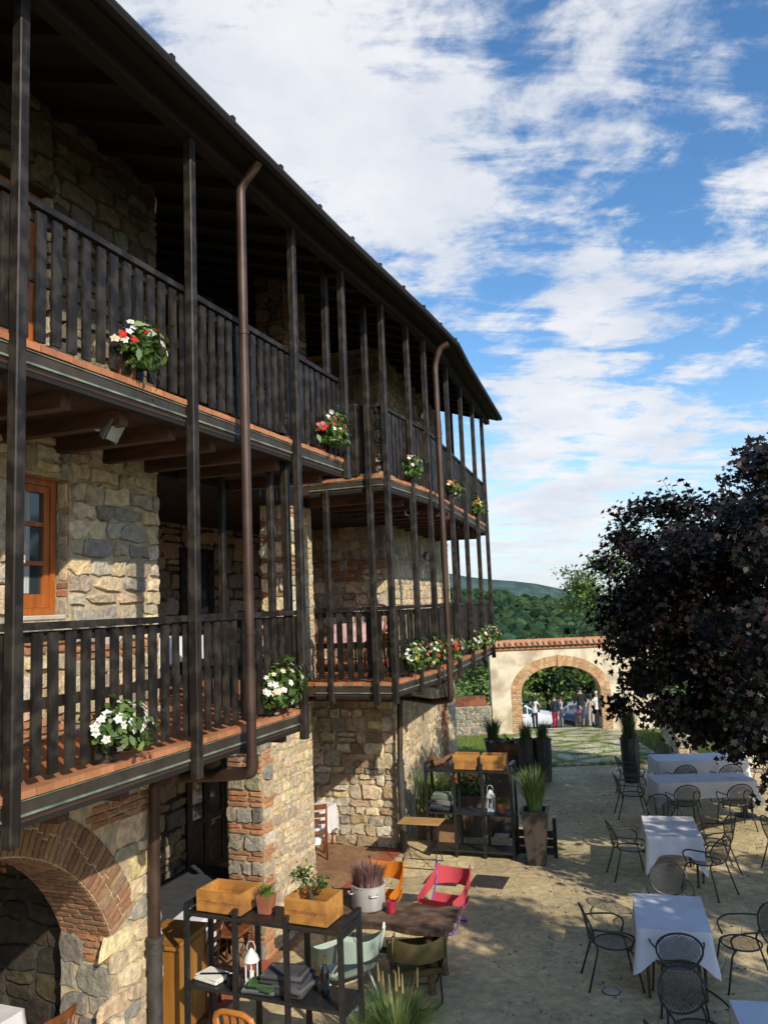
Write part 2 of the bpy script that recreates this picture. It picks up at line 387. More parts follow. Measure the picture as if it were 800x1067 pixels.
# --- pillars
LITE=[(.66,.54,.36),(.60,.49,.33),(.69,.56,.34),(.54,.45,.32),(.63,.47,.27),(.50,.41,.29)]
def pillar(a0,a1,p0,p1,z0,z1,seed,banded):
    mb=MB(); mb.box(p0,p1,a0,a1,z0,z1,0)
    random.seed(seed)
    fn=planefn((p0,a0,z0),X_,Z_,-Y_); W=p1-p0; z=0; k=0; H=z1-z0
    while z<H-.03:
        if k%2==0:
            h=min(random.uniform(.15,.24),H-z); n=random.choice((2,2,3)); cuts=sorted([0,W]+[W*(i+random.uniform(-.2,.2))/n for i in range(1,n)])
            for q in range(n): stone(mb,fn,cuts[q],cuts[q+1],z,z+h,.045,jit(random.choice(GREY if banded else PAL),.2),1,.008)
            z+=h
        else:
            for _ in range(random.choice((1,2,2,3)) if banded else 1):
                h=min(.068,H-z)
                if h<.03: break
                c=random.uniform(.35,.65)*W
                stone(mb,fn,0,c,z,z+h,.03,jit(random.choice(BRK),.2),2,.005,.5); stone(mb,fn,c,W,z,z+h,.03,jit(random.choice(BRK),.2),2,.005,.5); z+=h
        k+=1
    fn=planefn((p1,a0,z0),Y_,Z_,X_); D=a1-a0
    q=.22
    z=0
    while z<H-.03:                                  # quoin column at the near edge
        if random.random()<.5:
            for _ in range(random.choice((2,3))):
                h=min(.068,H-z)
                if h<.02: break
                stone(mb,fn,0,q*random.uniform(.8,1.4),z,z+h,.02,jit((.42,.21,.11),.15),2,.005,.5); z+=h
        else:
            h=min(random.uniform(.14,.22),H-z); stone(mb,fn,0,q*random.uniform(.9,1.3),z,z+h,.03,jit(random.choice(PAL),.15),1,.008); z+=h
    masonry(mb,planefn((p1,a0+q*1.15,z0),Y_,Z_,X_),D-q*1.15,H,rows=(.06,.16),cols=(.10,.36),brick=.03,pal=LITE,seed=seed+1,d=.014)
    masonry(mb,planefn((p1,a1,z0),-X_,Z_,Y_),W,H,rows=(.12,.24),cols=(.15,.35),seed=seed+2)
    if z0>6: paint_shade(mb,6,.4)  # top pillar colours dimmed, eaves shade painted in
    mb.build('pillar',['mortar' if z0<6 else 'mortar_shade','stone','brick'],HOUSE)
pillar(4.28,5.72,-2.0,-1.47,0,3.05,51,True)
pillar(5.1,5.86,-1.9,-1.45,3.06,6.05,61,False)
_P=PAL[:]; PAL[:]=[tuple(x*.55 for x in c) for c in PAL]; pillar(5.1,5.86,-1.9,-1.45,6.06,9.4,71,False); PAL[:]=_P  # palette lowered for the top pillar as painted shade
# --- far block
E=WC+S3*6.4; E2=E-S3N*4.2; W2=Vector((-4.2,9.0)); W3=Vector((-4.2,15.0))
mb=MB(); mb.prism([(WC.x,WC.y),(E.x,E.y),(E2.x,E2.y),(W3.x-1,W3.y),(W2.x,W2.y)],0,9.4,0)
masonry(mb,planefn((-4.2,9.0,0),X_,Z_,-Y_),2.75,9.3,rows=(.12,.26),cols=(.18,.42),brick=.05,seed=81,d=.045,pal=PAL+[(.36,.26,.16)]*3)
S3v=Vector((S3.x,S3.y,0)); S3Nv=Vector((S3N.x,S3N.y,0))
PANEL=[(2.35,3.06,.75,2.35,1),(4.45,5.25,.0,2.9,2)]
def fm(u,v):
    for a,b,z0,z1,k in PANEL:
        if a-.06<u<b+.06 and z0-.05<v<z1+.05: return False
    return True
WCv=Vector((WC.x,WC.y,0))
masonry(mb,planefn(WCv,S3v,Z_,S3Nv),6.4,9.3,fm,rows=(.09,.22),cols=(.14,.42),brick=.04,seed=83,d=.016,pal=LITE)
for a,b,z0,z1,k in PANEL:
    random.seed(84+k)
    brickrow(mb,planefn(WCv+S3v*a+Z_*z0-S3Nv*(.06 if k==1 else -.005),S3v,Z_,S3Nv),b-a,z1-z0,.24,.068,d=.02)
    if k==1: mb.obox(WCv+S3v*a+Z_*(z0-.06)-S3Nv*.03,S3v*(b-a),S3Nv*.07,Z_*.055,1,(.36,.3,.2))
mb.obox(Vector((E.x,E.y,0)),-S3Nv*.01,S3v*.02,Z_*9.2,1,(.36,.3,.2))
masonry(mb,planefn(Vector((E.x,E.y,0)),-S3Nv,Z_,S3v),4.0,9.3,rows=(.15,.3),seed=88)
paint_shade(mb,6.9,.35); paint_shade(mb,5.2,.7,6.9)  # upper bands darkened to paint balcony and eaves shade into the stones
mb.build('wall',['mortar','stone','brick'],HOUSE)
# --- back wall of the loggias with dark doors
mb=MB(); mb.box(-4.6,-4.2,-6,9.4,0,9.8,0)
masonry(mb,planefn((-4.2,2.0,0),Y_,Z_,X_),7.0,9.3,rows=(.16,.32),cols=(.25,.6),seed=91,pal=[tuple(x*.55 for x in c) for c in PAL])  # loggia shade put into the dimmed stone palette
mb.build('wall',['mortar_shade','stone','brick'],HOUSE)
def door(a0,a1,z0,z1,p,wood='darkwood',leafs=2,panel=.35):
    f=MB(); w=.07
    f.box(p,p+.06,a0,a0+w,z0,z1); f.box(p,p+.06,a1-w,a1,z0,z1); f.box(p,p+.06,a0+w,a1-w,z1-w,z1)
    d=f.build('door',wood,HOUSE)
    lw=(a1-a0-2*w)/leafs
    for k in range(leafs):
        l0=a0+w+k*lw+.004; l1=l0+lw-.008; s=MB()
        s.box(p+.01,p+.05,l0,l0+.09,z0,z1-w-.004); s.box(p+.01,p+.05,l1-.09,l1,z0,z1-w-.004)
        for q in (z0,z0+panel*(z1-z0),z0+.66*(z1-z0),z1-w-.1): s.box(p+.012,p+.048,l0+.09,l1-.09,q,q+.09)
        s.box(p+.015,p+.03,l0+.09,l1-.09,z0+.09,z0+panel*(z1-z0))
        s.build('leaf',wood,d)
        g=MB(); g.box(p+.02,p+.026,l0+.09,l1-.09,z0+panel*(z1-z0)+.09,z1-w-.1); g.build('pane','glass',d)
door(6.3,7.3,3.36,5.5,-4.19); door(3.6,5.0,.03,2.35,-4.19); door(6.4,7.6,.03,2.35,-4.19); door(6.2,7.2,6.22,8.3,-4.19)
# window of the near block, orange frame
def window(a0,a1,z0,z1,p,wood,bars,leafs=2):
    f=MB(); w=.06
    f.box(p,p+.08,a0,a0+w,z0,z1); f.box(p,p+.08,a1-w,a1,z0,z1); f.box(p,p+.08,a0+w,a1-w,z1-w,z1); f.box(p,p+.10,a0+w,a1-w,z0,z0+w)
    o=f.build('window',wood,HOUSE); lw=(a1-a0-2*w)/leafs
    for k in range(leafs):
        l0=a0+w+k*lw+.003; l1=l0+lw-.006; s=MB(); q0=z0+w+.003; q1=z1-w-.003; sw=.065
        s.box(p+.02,p+.065,l0,l0+sw,q0,q1); s.box(p+.02,p+.065,l1-sw,l1,q0,q1); s.box(p+.02,p+.065,l0+sw,l1-sw,q0,q0+.12); s.box(p+.02,p+.065,l0+sw,l1-sw,q1-sw,q1)
        for b in bars: s.box(p+.025,p+.06,l0+sw,l1-sw,q0+(q1-q0)*b-.02,q0+(q1-q0)*b+.02)
        if k==leafs-1:
            s.box(p+.065,p+.085,l0+.02,l0+.045,q0+.4,q0+.5)
        s.build('sash',wood,o)
        g=MB(); g.box(p+.03,p+.035,l0+sw,l1-sw,q0+.12,q1-sw); g.build('pane','glass',o)
        c=MB()
        c.grid(lambda u,v: (p+.038+.0035*math.sin(u*24),l0+sw+(.45*(l1-l0-2*sw))*u,q0+.13+(q1-sw-q0-.13)*v),16,2); c.build('curtain','curtain',o)
    s=MB(); s.box(p,-1.385,a0+.002,a1-.002,z0-.05,z0-.004,0,bev=.01); s.build('sill','capstone',o)
window(.2,.70,4.43,5.66,-1.6,'orangewood',(.36,.68),1)
door(-.6,.5,6.22,8.35,-1.6,'orangewood',2,.3)
# --- floors inside the loggias
mb=MB()
for z in (3.35,6.2):
    mb.box(-4.2,-1.4,2.04,9.0,z-.3,z-.045,0); mb.box(-4.2,-1.4,2.05,8.99,z-.045,z,1,(.36,.13,.055))
mb.build('loggia_floor',['soffit','tile'],HOUSE)
# --- balconies
BAL=[0]; rest=MB()
def seg_frame(A,B):
    A=Vector((A[0],A[1],0));B=Vector((B[0],B[1],0)); d=(B-A); L=d.length; d.normalize(); n=Vector((d.y,-d.x,0))
    return A,d,n,L
def balcony(z,outline,segs,joists,many):
    mb=MB(); mb.prism(outline,z-.19,z-.05,0)
    bal=mb.build('balcony','deckboards',HOUSE)
    tl=MB(); fa=MB(); rl=MB(); lip=MB(); random.seed(int(z*10)+len(segs))
    tl.prism(outline,z-.048,z-.004,0,(.34,.12,.05))
    for A,B,full in segs:
        A,d,n,L=seg_frame(A,B)
        u=0                                          # rim tiles
        while u<L-.02:
            w=min(.145,L-u)
            tl.obox(A+d*(u+.003)-n*.24+Z_*(z-.044),d*(w-.006),n*(.265+random.uniform(-.004,.004)),Z_*(.046+random.uniform(-.002,.003)),0,jit((.38,.16,.075),.2))
            u+=.145
        fa.obox(A+d*.0-n*.03+Z_*(z-.165),d*L,n*.035,Z_*.115,0)
        lip.obox(A+n*.006+Z_*(z-.150),d*L,n*.014,Z_*.014,0)
        lip.obox(A+n*.006+Z_*(z-.060),d*L,n*.008,Z_*.007,0)
        fa.obox(A-n*.09+Z_*(z-.225),d*L,n*.085,Z_*.058,1)
        # rails
        o=-.045
        rl.bar(A+n*o+Z_*(z+1.0),A+d*L+n*o+Z_*(z+1.0),.085,.05)
        rl.bar(A+n*(o-.022)+Z_*(z+.50),A+d*L+n*(o-.022)+Z_*(z+.50),.03,.075)
        rl.bar(A+n*(o-.022)+Z_*(z+.93),A+d*L+n*(o-.022)+Z_*(z+.93),.03,.07)
        if full==2: rl.bar(A+n*(o-.022)+Z_*(z+.17),A+d*L+n*(o-.022)+Z_*(z+.17),.03,.06)
        k=0; u=.09
        while u<L-.03:
            C=A+d*u+n*(o+.004); w=random.uniform(.080,.09); h0=z+.05+random.uniform(-.012,.012); tw=random.uniform(-.004,.004)
            own = many(A+d*u) and BAL[0]<100
            b=MB() if own else rest
            b.obox(C-d*w/2+Z_*h0,d*w+n*tw,n*.022,Z_*(z+.955-h0)+d*random.uniform(-.006,.006),0)
            if own: b.build('baluster','darkwood',bal); BAL[0]+=1
            u+=.148
    tl.build('floor_tiles','tile',bal); fa.build('fascia',['copper','soffit'],bal); lip.build('gutter_lip','verdigris',bal); rl.build('railing','darkwood',bal)
    for A,B in joists:
        j=MB(); A=Vector(A);B=Vector(B); j.bar(Vector((A.x,A.y,z-.25)),Vector((B.x,B.y,z-.255)),.10,.13); j.build('joist','beam',bal)
    return bal
j1=[((-1.38,a),(-.14,a)) for a in np.arange(-1.9,2.9,.62)]
near=lambda P: P.y>-1.45
balcony(3.35,[(-1.4,-6),(0,-6),(0,2.6),(-1.4,2.6)],[((0,-6),(0,2.6),1),((0,2.6),(-1.4,2.6),1)],[q for q in j1 if q[0][1]<2.5],lambda P: P.y>-1.45 and P.y<2.55 or (P.y>2.59 and P.x>-1.0))
balcony(6.2,[(-1.4,-6),(0,-6),(0,3.9),(-1.4,3.9)],[((0,-6),(0,3.9),1),((0,3.9),(-1.4,3.9),1)],j1+[((-1.38,3.5),(-.14,3.5))],lambda P: P.y>-1.45 and P.y<3.85)
E3=DL-S3N*1.28
far=[(-1.4,5.2),(0,5.2),(BL.x,BL.y),(DL.x,DL.y),(E3.x,E3.y),(WC.x,WC.y),(-1.4,9.0)]
j2=[((-1.40,a),(-.12,a)) for a in np.arange(5.7,8.9,.62)]+[(tuple(s3p(t,-1.26)),tuple(s3p(t,-.14))) for t in np.arange(2.2,6.9,.62)]
for z in (3.35,6.2):
    balcony(z,far,[((-1.13,5.2),(0,5.2),2),((0,5.2),tuple(BL),1),(tuple(BL),tuple(DL),1),(tuple(DL),tuple(E3),1)],j2,(lambda P: P.y<6.3) if z<4 else (lambda P: P.y<5.25))
o=rest.build('baluster','darkwood',HOUSE); tag(o,kind='stuff')
# --- posts
def post(p,a,z0,z1,w=.082,rz=0):
    m=MB(); m.hull_box(Matrix.Translation((p,a,(z0+z1)/2))@Matrix.Rotation(rz,4,'Z'),(w,w,z1-z0),.008)
    m.build('post','darkwood',HOUSE)
for a in (-5.0,-3.15,-1.29,.61,2.53): post(.05,a,3.05,8.80)
post(.05,3.86,5.95,8.80); post(-.20,3.9,6.2,8.86)
post(-.14,2.6,3.35,6.03); post(-.33,2.6,3.35,6.03,.07); post(-.95,2.6,3.35,6.03,.07)
post(-.88,5.2,3.06,6.05); post(-.19,5.17,3.06,8.85); post(.05,5.24,3.06,8.86)
post(-.9,5.2,6.2,7.25,.10); post(-.40,5.2,6.2,7.25,.10)
post(.05,6.30,3.06,8.86); post(.065,7.10,3.06,8.86)
for t in (1.65,3.20,4.84,6.36):
    q=s3p(t,.05); post(q.x,q.y,3.06,8.86+.02*t,.085,R(6))
q=s3p(6.72,-.75); post(q.x,q.y,3.0,9.1,.085,R(6))
# stubs of the verandah beam under the roof
# --- roof
ev=[(.36,-6.2,8.62),(.36,-2,8.62),(.36,3,8.65),(.38,6.2,8.73),(.36,8.0,8.76)]
for t in (2.2,4.2,6.0,7.35): q=s3p(t,.36); ev.append((q.x,q.y,8.755+.019*t))
SL=.33; DP=5.2
mb=MB(); n=len(ev); vs=[]
for (p,a,z) in ev:
    vs+= [(p,a,z),(p-DP,a+ .0,z+DP*SL),(p-DP,a,z+DP*SL+.17),(p,a,z+.13)]
fs=[];mi=[]
for i in range(n-1):
    b,c=i*4,(i+1)*4
    mb.add([vs[b],vs[c],vs[c+1],vs[b+1]],[(3,2,1,0)],0); mb.add([vs[b+3],vs[c+3],vs[c+2],vs[b+2]],[(0,1,2,3)],1,(.30,.12,.06)); mb.add([vs[b],vs[c],vs[c+3],vs[b+3]],[(0,1,2,3)],0)
mb.add(vs[-4:],[(0,1,2,3)],0); mb.add(vs[:4],[(3,2,1,0)],0)
# back pitch
for i in range(n-1):
    p,a,z=ev[i];p2,a2,z2=ev[i+1]
    mb.add([(p-DP,a,z+DP*SL+.17),(p2-DP,a2,z2+DP*SL+.17),(p2-DP-5,a2,z2+.3),(p-DP-5,a,z+.3)],[(0,1,2,3)],1,(.30,.12,.06))
roof=mb.build('roof',['soffit','tile'],HOUSE)
def evat(a):
    for i in range(n-1):
        if ev[i][1]<=a<=ev[i+1][1]:
            k=(a-ev[i][1])/(ev[i+1][1]-ev[i][1]); return Vector(ev[i]).lerp(Vector(ev[i+1]),k)
for a in np.arange(-2.6,14.3,.62):
    e=evat(min(a,14.2)); m=MB(); A=e+Vector((-.40,0,.40*SL-.05)); B=e+Vector((-4.4,0,4.4*SL-.05))
    m.bar(A+Vector((0,0,0)),B,.09,.12); m.build('rafter','beam' if False else 'soffit',roof)
m=MB(); m.tube([(p+.05,a,z+.06) for p,a,z in ev],.055,8)
for a in np.arange(-5.5,14.3,.9):
    e=evat(min(a,14.2)); m.bar(e+Vector((.03,0,.10)),e+Vector((.03,0,.19)),.05,.03)
m.build('gutter','soffit',roof)
# plate beam over the posts
m=MB()
for i in range(n-1):
    p,a,z=ev[i];p2,a2,z2=ev[i+1]
    m.bar((p-.30,a,z+.015),(p2-.30,a2,z2+.015),.12,.14)
m.build('eaves_beam','soffit',roof)
# --- downpipes
def arcpts(pts,r=.12,n=5):
    P=[Vector(p) for p in pts]; out=[P[0]]
    for i in range(1,len(P)-1):
        a=(P[i-1]-P[i]); b=(P[i+1]-P[i]); rr=min(r,a.length*.45,b.length*.45)
        s=P[i]+a.normalized()*rr; e=P[i]+b.normalized()*rr
        for k in range(n+1):
            t=k/n; out.append(s*(1-t)**2+P[i]*2*t*(1-t)+e*t*t)
    out.append(P[-1]); return out
m=MB(); m.tube(arcpts([(.36,1.29,8.66),(.30,1.29,8.58),(.16,1.29,8.46),(.16,1.29,3.08)],.08),.046,14)
for z in (7.0,4.2,3.45): m.lathe([(.046,-.02),(.053,-.02),(.053,.02),(.046,.02)],(.16,1.29,z),14)
dp=m.build('downpipe','pipe',HOUSE,True,angle=50)
m=MB(); m.tube(arcpts([(.16,1.29,3.10),(.16,1.29,2.97),(-.25,1.42,2.90),(-1.28,1.80,2.76),(-1.28,1.80,1.20)],.14),.056,14); m.build('elbow','pipe',dp,True,angle=50)
m=MB(); m.lathe([(.056,0),(.072,0),(.072,1.1),(.088,1.1),(.088,1.14),(.074,1.15),(.074,1.2),(.086,1.2),(.086,1.24),(.06,1.25)],(-1.28,1.80,.0),16); m.build('base_pipe','castiron',dp,True,angle=40)
q=s3p(.14,.15); q2=s3p(.14,.40)
m=MB(); m.tube(arcpts([(q2.x,q2.y,8.66),(q.x+.1,q.y,8.6),(q.x,q.y,8.35),(q.x,q.y,3.0)],.12),.05,12)
for z in (7.1,4.6,3.6): m.lathe([(.05,-.02),(.058,-.02),(.058,.02),(.05,.02)],(q.x,q.y,z),12)
dp=m.build('downpipe','pipe',HOUSE,True,angle=50)
m=MB(); m.tube(arcpts([(q.x,q.y,3.05),(q.x,q.y,2.86),(q.x-.4,q.y+.3,2.78),(-1.29,8.98,2.7),(-1.29,8.86,1.6)],.14),.052,12); m.build('elbow','pipe',dp,True,angle=50)
m=MB(); m.lathe([(.055,0),(.068,0),(.068,1.5),(.082,1.5),(.082,1.54),(.066,1.55),(.066,1.6),(.055,1.61)],(-1.29,8.86,0),14); m.build('base_pipe','castiron',dp,True,angle=40)
# --- floodlights
def floodlight(loc,rz,tilt,label,round_=False,s=1.0):
    t=thing('floodlight',label,'lamp',loc,rz,'outdoor lamps on the house')
    if not round_:
        h=MB(); mt=Matrix.Translation((0,.12*s,-.16*s))@Matrix.Rotation(tilt,4,'X')
        vs=[];
        for y,w,hh in ((-.05,.06,.05),(.0,.10,.08),(.035,.115,.09),(.045,.115,.09)):
            vs+=[mt@Vector((x*s,y*s,z*s)) for x,z in ((-w,-hh),(w,-hh),(w,hh),(-w,hh))]
        h.add(vs,[(3,2,1,0)]+[(i*4+k,i*4+(k+1)%4,(i+1)*4+(k+1)%4,(i+1)*4+k) for i in range(3) for k in range(4)])
        h.build('housing','lampgrey',t)
        g=MB(); g.add([mt@Vector((x*s,.047*s,z*s)) for x,z in ((-.1,-.075),(.1,-.075),(.1,.075),(-.1,.075))],[(0,1,2,3)]); g.build('lens','lens',t)
        b=MB(); b.bar((0,0,0),(0,0,-.15*s),.03*s,.02*s); b.bar((0,0,-.15*s),(0,.09*s,-.16*s),.03*s,.02*s); b.box(-.04*s,.04*s,-.02*s,.02*s,-.02*s,.0); b.build('bracket','white',t)
    else:
        h=MB(); h.lathe([(.05,0),(.11,.03),(.135,.07),(.135,.10),(.12,.10)],(0,0,0),20,axis=(0,1,-.25)); h.build('housing','lampgrey',t,True,angle=40)
        g=MB(); g.lathe([(.118,.098),(.10,.112),(.05,.122),(.0,.124)],(0,0,0),20,axis=(0,1,-.25),cap=False); g.build('lens','lens',t,True)
        b=MB(); b.bar((0,-.02,.0),(0,-.02,.22),.02,.02); b.build('bracket','castiron',t)
floodlight(HL(-.42,-.03,6.03),HR-R(75),R(-28),'boxy floodlight hanging under the upper balcony above the orange window')
q=WC+S3*2.9+S3N*.05; floodlight(HL(q.x,q.y,5.62),HR-R(100),R(-20),'small floodlight on the sunlit stone wall of the far lower balcony',s=1.1)
q=WC+S3*2.9+S3N*.05; floodlight(HL(q.x,q.y,8.85),HR-R(80),R(-20),'small floodlight high on the shaded wall of the far upper balcony',s=1.1)
q=s3p(.3,-.5); floodlight(HL(q.x,q.y,6.02),HR-R(60),R(-40),'small floodlight under the far upper balcony beside the second downpipe')
q=WC+S3*4.85+S3N*.08; floodlight(HL(q.x,q.y,2.02),HR-R(105),0,'round lamp on the brick pilaster of the ground floor wall',True)
# ---------------------------------------------------------------- ground, terrain
def ground_mat(name, cols, scale, edge, edgecol, rough=.95, bump=.5, stretch=(1,1,1), grass=None, edgew=(.01,.05), warp=.16, stain=None):
    m,nt,b=_nodes(name); L=nt.links.new
    tc=nt.nodes.new('ShaderNodeTexCoord'); mp=nt.nodes.new('ShaderNodeMapping'); mp.inputs['Scale'].default_value=stretch
    L(tc.outputs['Object'],mp.inputs['Vector'])
    nw=nt.nodes.new('ShaderNodeTexNoise'); nw.inputs['Scale'].default_value=2.2; nw.inputs['Detail'].default_value=4
    L(mp.outputs['Vector'],nw.inputs['Vector'])
    sub=nt.nodes.new('ShaderNodeVectorMath'); sub.operation='SUBTRACT'; sub.inputs[1].default_value=(.5,.5,.5); L(nw.outputs['Color'],sub.inputs[0])
    scl=nt.nodes.new('ShaderNodeVectorMath'); scl.operation='SCALE'; scl.inputs['Scale'].default_value=warp; L(sub.outputs[0],scl.inputs[0])
    ad=nt.nodes.new('ShaderNodeVectorMath'); L(mp.outputs['Vector'],ad.inputs[0]); L(scl.outputs[0],ad.inputs[1])
    vo=nt.nodes.new('ShaderNodeTexVoronoi'); vo.inputs['Scale'].default_value=scale; vo.voronoi_dimensions='2D'; L(ad.outputs[0],vo.inputs['Vector'])
    ve=nt.nodes.new('ShaderNodeTexVoronoi'); ve.feature='DISTANCE_TO_EDGE'; ve.inputs['Scale'].default_value=scale; ve.voronoi_dimensions='2D'; L(ad.outputs[0],ve.inputs['Vector'])
    sep=nt.nodes.new('ShaderNodeSeparateColor'); L(vo.outputs['Color'],sep.inputs[0])
    cr=nt.nodes.new('ShaderNodeValToRGB'); e=cr.color_ramp.elements
    while len(e)<len(cols): e.new(.5)
    for i,c in enumerate(cols): e[i].position=i/(len(cols)-1); e[i].color=(*c,1)
    L(sep.outputs[0],cr.inputs['Fac'])
    n2=nt.nodes.new('ShaderNodeTexNoise'); n2.inputs['Scale'].default_value=7; n2.inputs['Detail'].default_value=9; n2.inputs['Roughness'].default_value=.7; L(tc.outputs['Object'],n2.inputs['Vector'])
    mr=nt.nodes.new('ShaderNodeMapRange'); mr.inputs[1].default_value=.3; mr.inputs[2].default_value=.7; mr.inputs[3].default_value=.62; mr.inputs[4].default_value=1.3; L(n2.outputs['Fac'],mr.inputs[0])
    mx=nt.nodes.new('ShaderNodeMixRGB'); mx.blend_type='MULTIPLY'; mx.inputs['Fac'].default_value=1; L(cr.outputs[0],mx.inputs['Color1']); L(mr.outputs[0],mx.inputs['Color2'])
    n3=nt.nodes.new('ShaderNodeTexNoise'); n3.inputs['Scale'].default_value=.55; n3.inputs['Detail'].default_value=6; L(tc.outputs['Object'],n3.inputs['Vector'])
    r3=nt.nodes.new('ShaderNodeMapRange'); r3.inputs[1].default_value=.35; r3.inputs[2].default_value=.65; r3.inputs[3].default_value=.72; r3.inputs[4].default_value=1.12; L(n3.outputs['Fac'],r3.inputs[0])
    m3=nt.nodes.new('ShaderNodeMixRGB'); m3.blend_type='MULTIPLY'; m3.inputs['Fac'].default_value=1; L(mx.outputs[0],m3.inputs['Color1']); L(r3.outputs[0],m3.inputs['Color2'])
    # edges
    n4=nt.nodes.new('ShaderNodeTexNoise'); n4.inputs['Scale'].default_value=1.6; n4.inputs['Detail'].default_value=5; L(tc.outputs['Object'],n4.inputs['Vector'])
    ma=nt.nodes.new('ShaderNodeMath'); ma.operation='MULTIPLY_ADD'; L(n4.outputs['Fac'],ma.inputs[0]); ma.inputs[1].default_value=-edgew[1]*2.2; L(ve.outputs['Distance'],ma.inputs[2])
    er=nt.nodes.new('ShaderNodeMapRange'); er.inputs[1].default_value=-edgew[1]; er.inputs[2].default_value=edgew[0]; er.inputs[3].default_value=edge; er.inputs[4].default_value=0; L(ma.outputs[0],er.inputs[0])
    m4=nt.nodes.new('ShaderNodeMixRGB'); L(er.outputs[0],m4.inputs['Fac']); L(m3.outputs[0],m4.inputs['Color1'])
    if grass:
        g=nt.nodes.new('ShaderNodeTexNoise'); g.inputs['Scale'].default_value=26; g.inputs['Detail'].default_value=4; L(tc.outputs['Object'],g.inputs['Vector'])
        gr=nt.nodes.new('ShaderNodeValToRGB'); gr.color_ramp.elements[0].position=.35; gr.color_ramp.elements[1].position=.7; gr.color_ramp.elements[0].color=(*edgecol,1); gr.color_ramp.elements[1].color=(*grass,1); L(g.outputs['Fac'],gr.inputs['Fac']); L(gr.outputs[0],m4.inputs['Color2'])
    else: m4.inputs['Color2'].default_value=(*edgecol,1)
    L(m4.outputs[0],b.inputs['Base Color']); b.inputs['Roughness'].default_value=rough; b.inputs['Specular IOR Level'].default_value=.2
    n5=nt.nodes.new('ShaderNodeTexNoise'); n5.inputs['Scale'].default_value=22; n5.inputs['Detail'].default_value=8; n5.inputs['Roughness'].default_value=.7; L(tc.outputs['Object'],n5.inputs['Vector'])
    sm=nt.nodes.new('ShaderNodeMath'); sm.operation='MULTIPLY_ADD'; L(er.outputs[0],sm.inputs[0]); sm.inputs[1].default_value=-.8; L(n5.outputs['Fac'],sm.inputs[2])
    bp=nt.nodes.new('ShaderNodeBump'); bp.inputs['Strength'].default_value=bump; bp.inputs['Distance'].default_value=.03; L(sm.outputs[0],bp.inputs['Height']); L(bp.outputs[0],b.inputs['Normal'])
    return m
M['court']=ground_mat('courtyard_stone',[(.56,.44,.24),(.62,.49,.275),(.51,.405,.235),(.65,.52,.30)],2.5,.45,(.33,.26,.15),edgew=(.012,.02))
M['path']=ground_mat('path_slabs',[(.56,.50,.36),(.62,.56,.40),(.50,.45,.33),(.64,.57,.40)],1.0,1.0,(.08,.12,.02),stretch=(.75,1.3,1),grass=(.24,.30,.05),edgew=(.06,.10),warp=.5)
M['lawn']=mat('lawn_green',(.20,.27,.04),(.11,.16,.025),6,.95,.6,60,dirt=(.15,.17,.05),dscale=1.1)
M['road']=mat('road_asphalt',(.20,.19,.17),(.15,.145,.13),3,.95,.2,40)
M['verge']=mat('wild_grass_green',(.085,.13,.024),(.045,.075,.014),.8,.95,.8,3,dirt=(.14,.16,.05),dscale=.25)
M['forestfloor']=mat('hill_green',(.028,.055,.016),(.018,.038,.012),.02,1,0)
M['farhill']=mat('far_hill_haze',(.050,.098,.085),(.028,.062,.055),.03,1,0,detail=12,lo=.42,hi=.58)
M['paving_tile']=ground_mat('porch_tile',[(.34,.19,.10),(.38,.22,.12),(.30,.17,.09),(.36,.23,.14)],5.0,.5,(.2,.13,.08),edgew=(.02,.03),warp=.05,bump=.2)
def st(o): o['kind']='structure'; return o
def gz(x,y):
    if y<27.3: return 0.0
    d=y-27.3
    z=-.155*min(d,32)-.03*max(0,min(d-32,40))
    if d>72: z-=.16*min(d-72,110)
    return z
def gheight(x,y):
    z=gz(x,y)
    if y>27.3 and x<3.0: z+=.05*min(3.0-x,8)*min(1,(y-27.3)/4)
    return z
m=MB()
ys=[-60,-20,0,10,20,26.9,27.3,28,30,33,37,42,48,54,59.3,65,75,99,130,180,209]
xs=[-160,-80,-40,-20,-10,-5,0,3,6,9,12,16,24,40,80,160]
for y in ys:
    for x in xs: m.v.append((x,y,gheight(x,y)-.02))
nx=len(xs)
for j in range(len(ys)-1):
    for i in range(nx-1): m.f.append((j*nx+i,j*nx+i+1,(j+1)*nx+i+1,(j+1)*nx+i)); m.mi.append(0); m.c.append((.5,.5,.5))
st(m.build('ground','verge',smooth=True))
def sheet(name,poly,z,mt,sub=0):
    m=MB(); m.add([(x,y,z) for x,y in poly],[tuple(range(len(poly)))]); return st(m.build(name,mt))
sheet('courtyard',[(-6,-4),(12,-4),(12,21.9),(7.2,21.95),(3.0,22.05),(1.0,22.1),(-6,22.3)],0.0,'court')
m=MB()
poly=[(3.72,22.0),(7.15,21.9),(7.35,26.9),(7.0,27.4),(4.2,27.4),(3.62,26.9)]
m.prism(poly,-.02,.07); st(m.build('stone_path','path'))
m=MB(); m.hull_box(Matrix.Translation((5.45,21.78,.03)),(3.5,.42,.07),.015); st(m.build('path_step',M['path']))
# porch paving: terracotta with a red border strip
def hpoly(pts): return [HL(p,a)[:2] for p,a in pts]
sheet('porch_paving',hpoly([(-1.30,-6),(-1.30,9.0),(-4.2,9.0),(-4.2,-6)]),.006,'paving_tile')
M['redtile']=mat('red_border_tile',(.36,.10,.045),(.29,.08,.035),4,.8,.15,30)
sheet('porch_border',hpoly([(-1.30,2.1),(-1.30,4.25),(-1.62,4.25),(-1.62,2.1)]),.012,'redtile')
sheet('porch_border',hpoly([(-1.30,5.75),(-1.30,8.95),(-1.62,8.95),(-1.62,5.75)]),.012,'redtile')
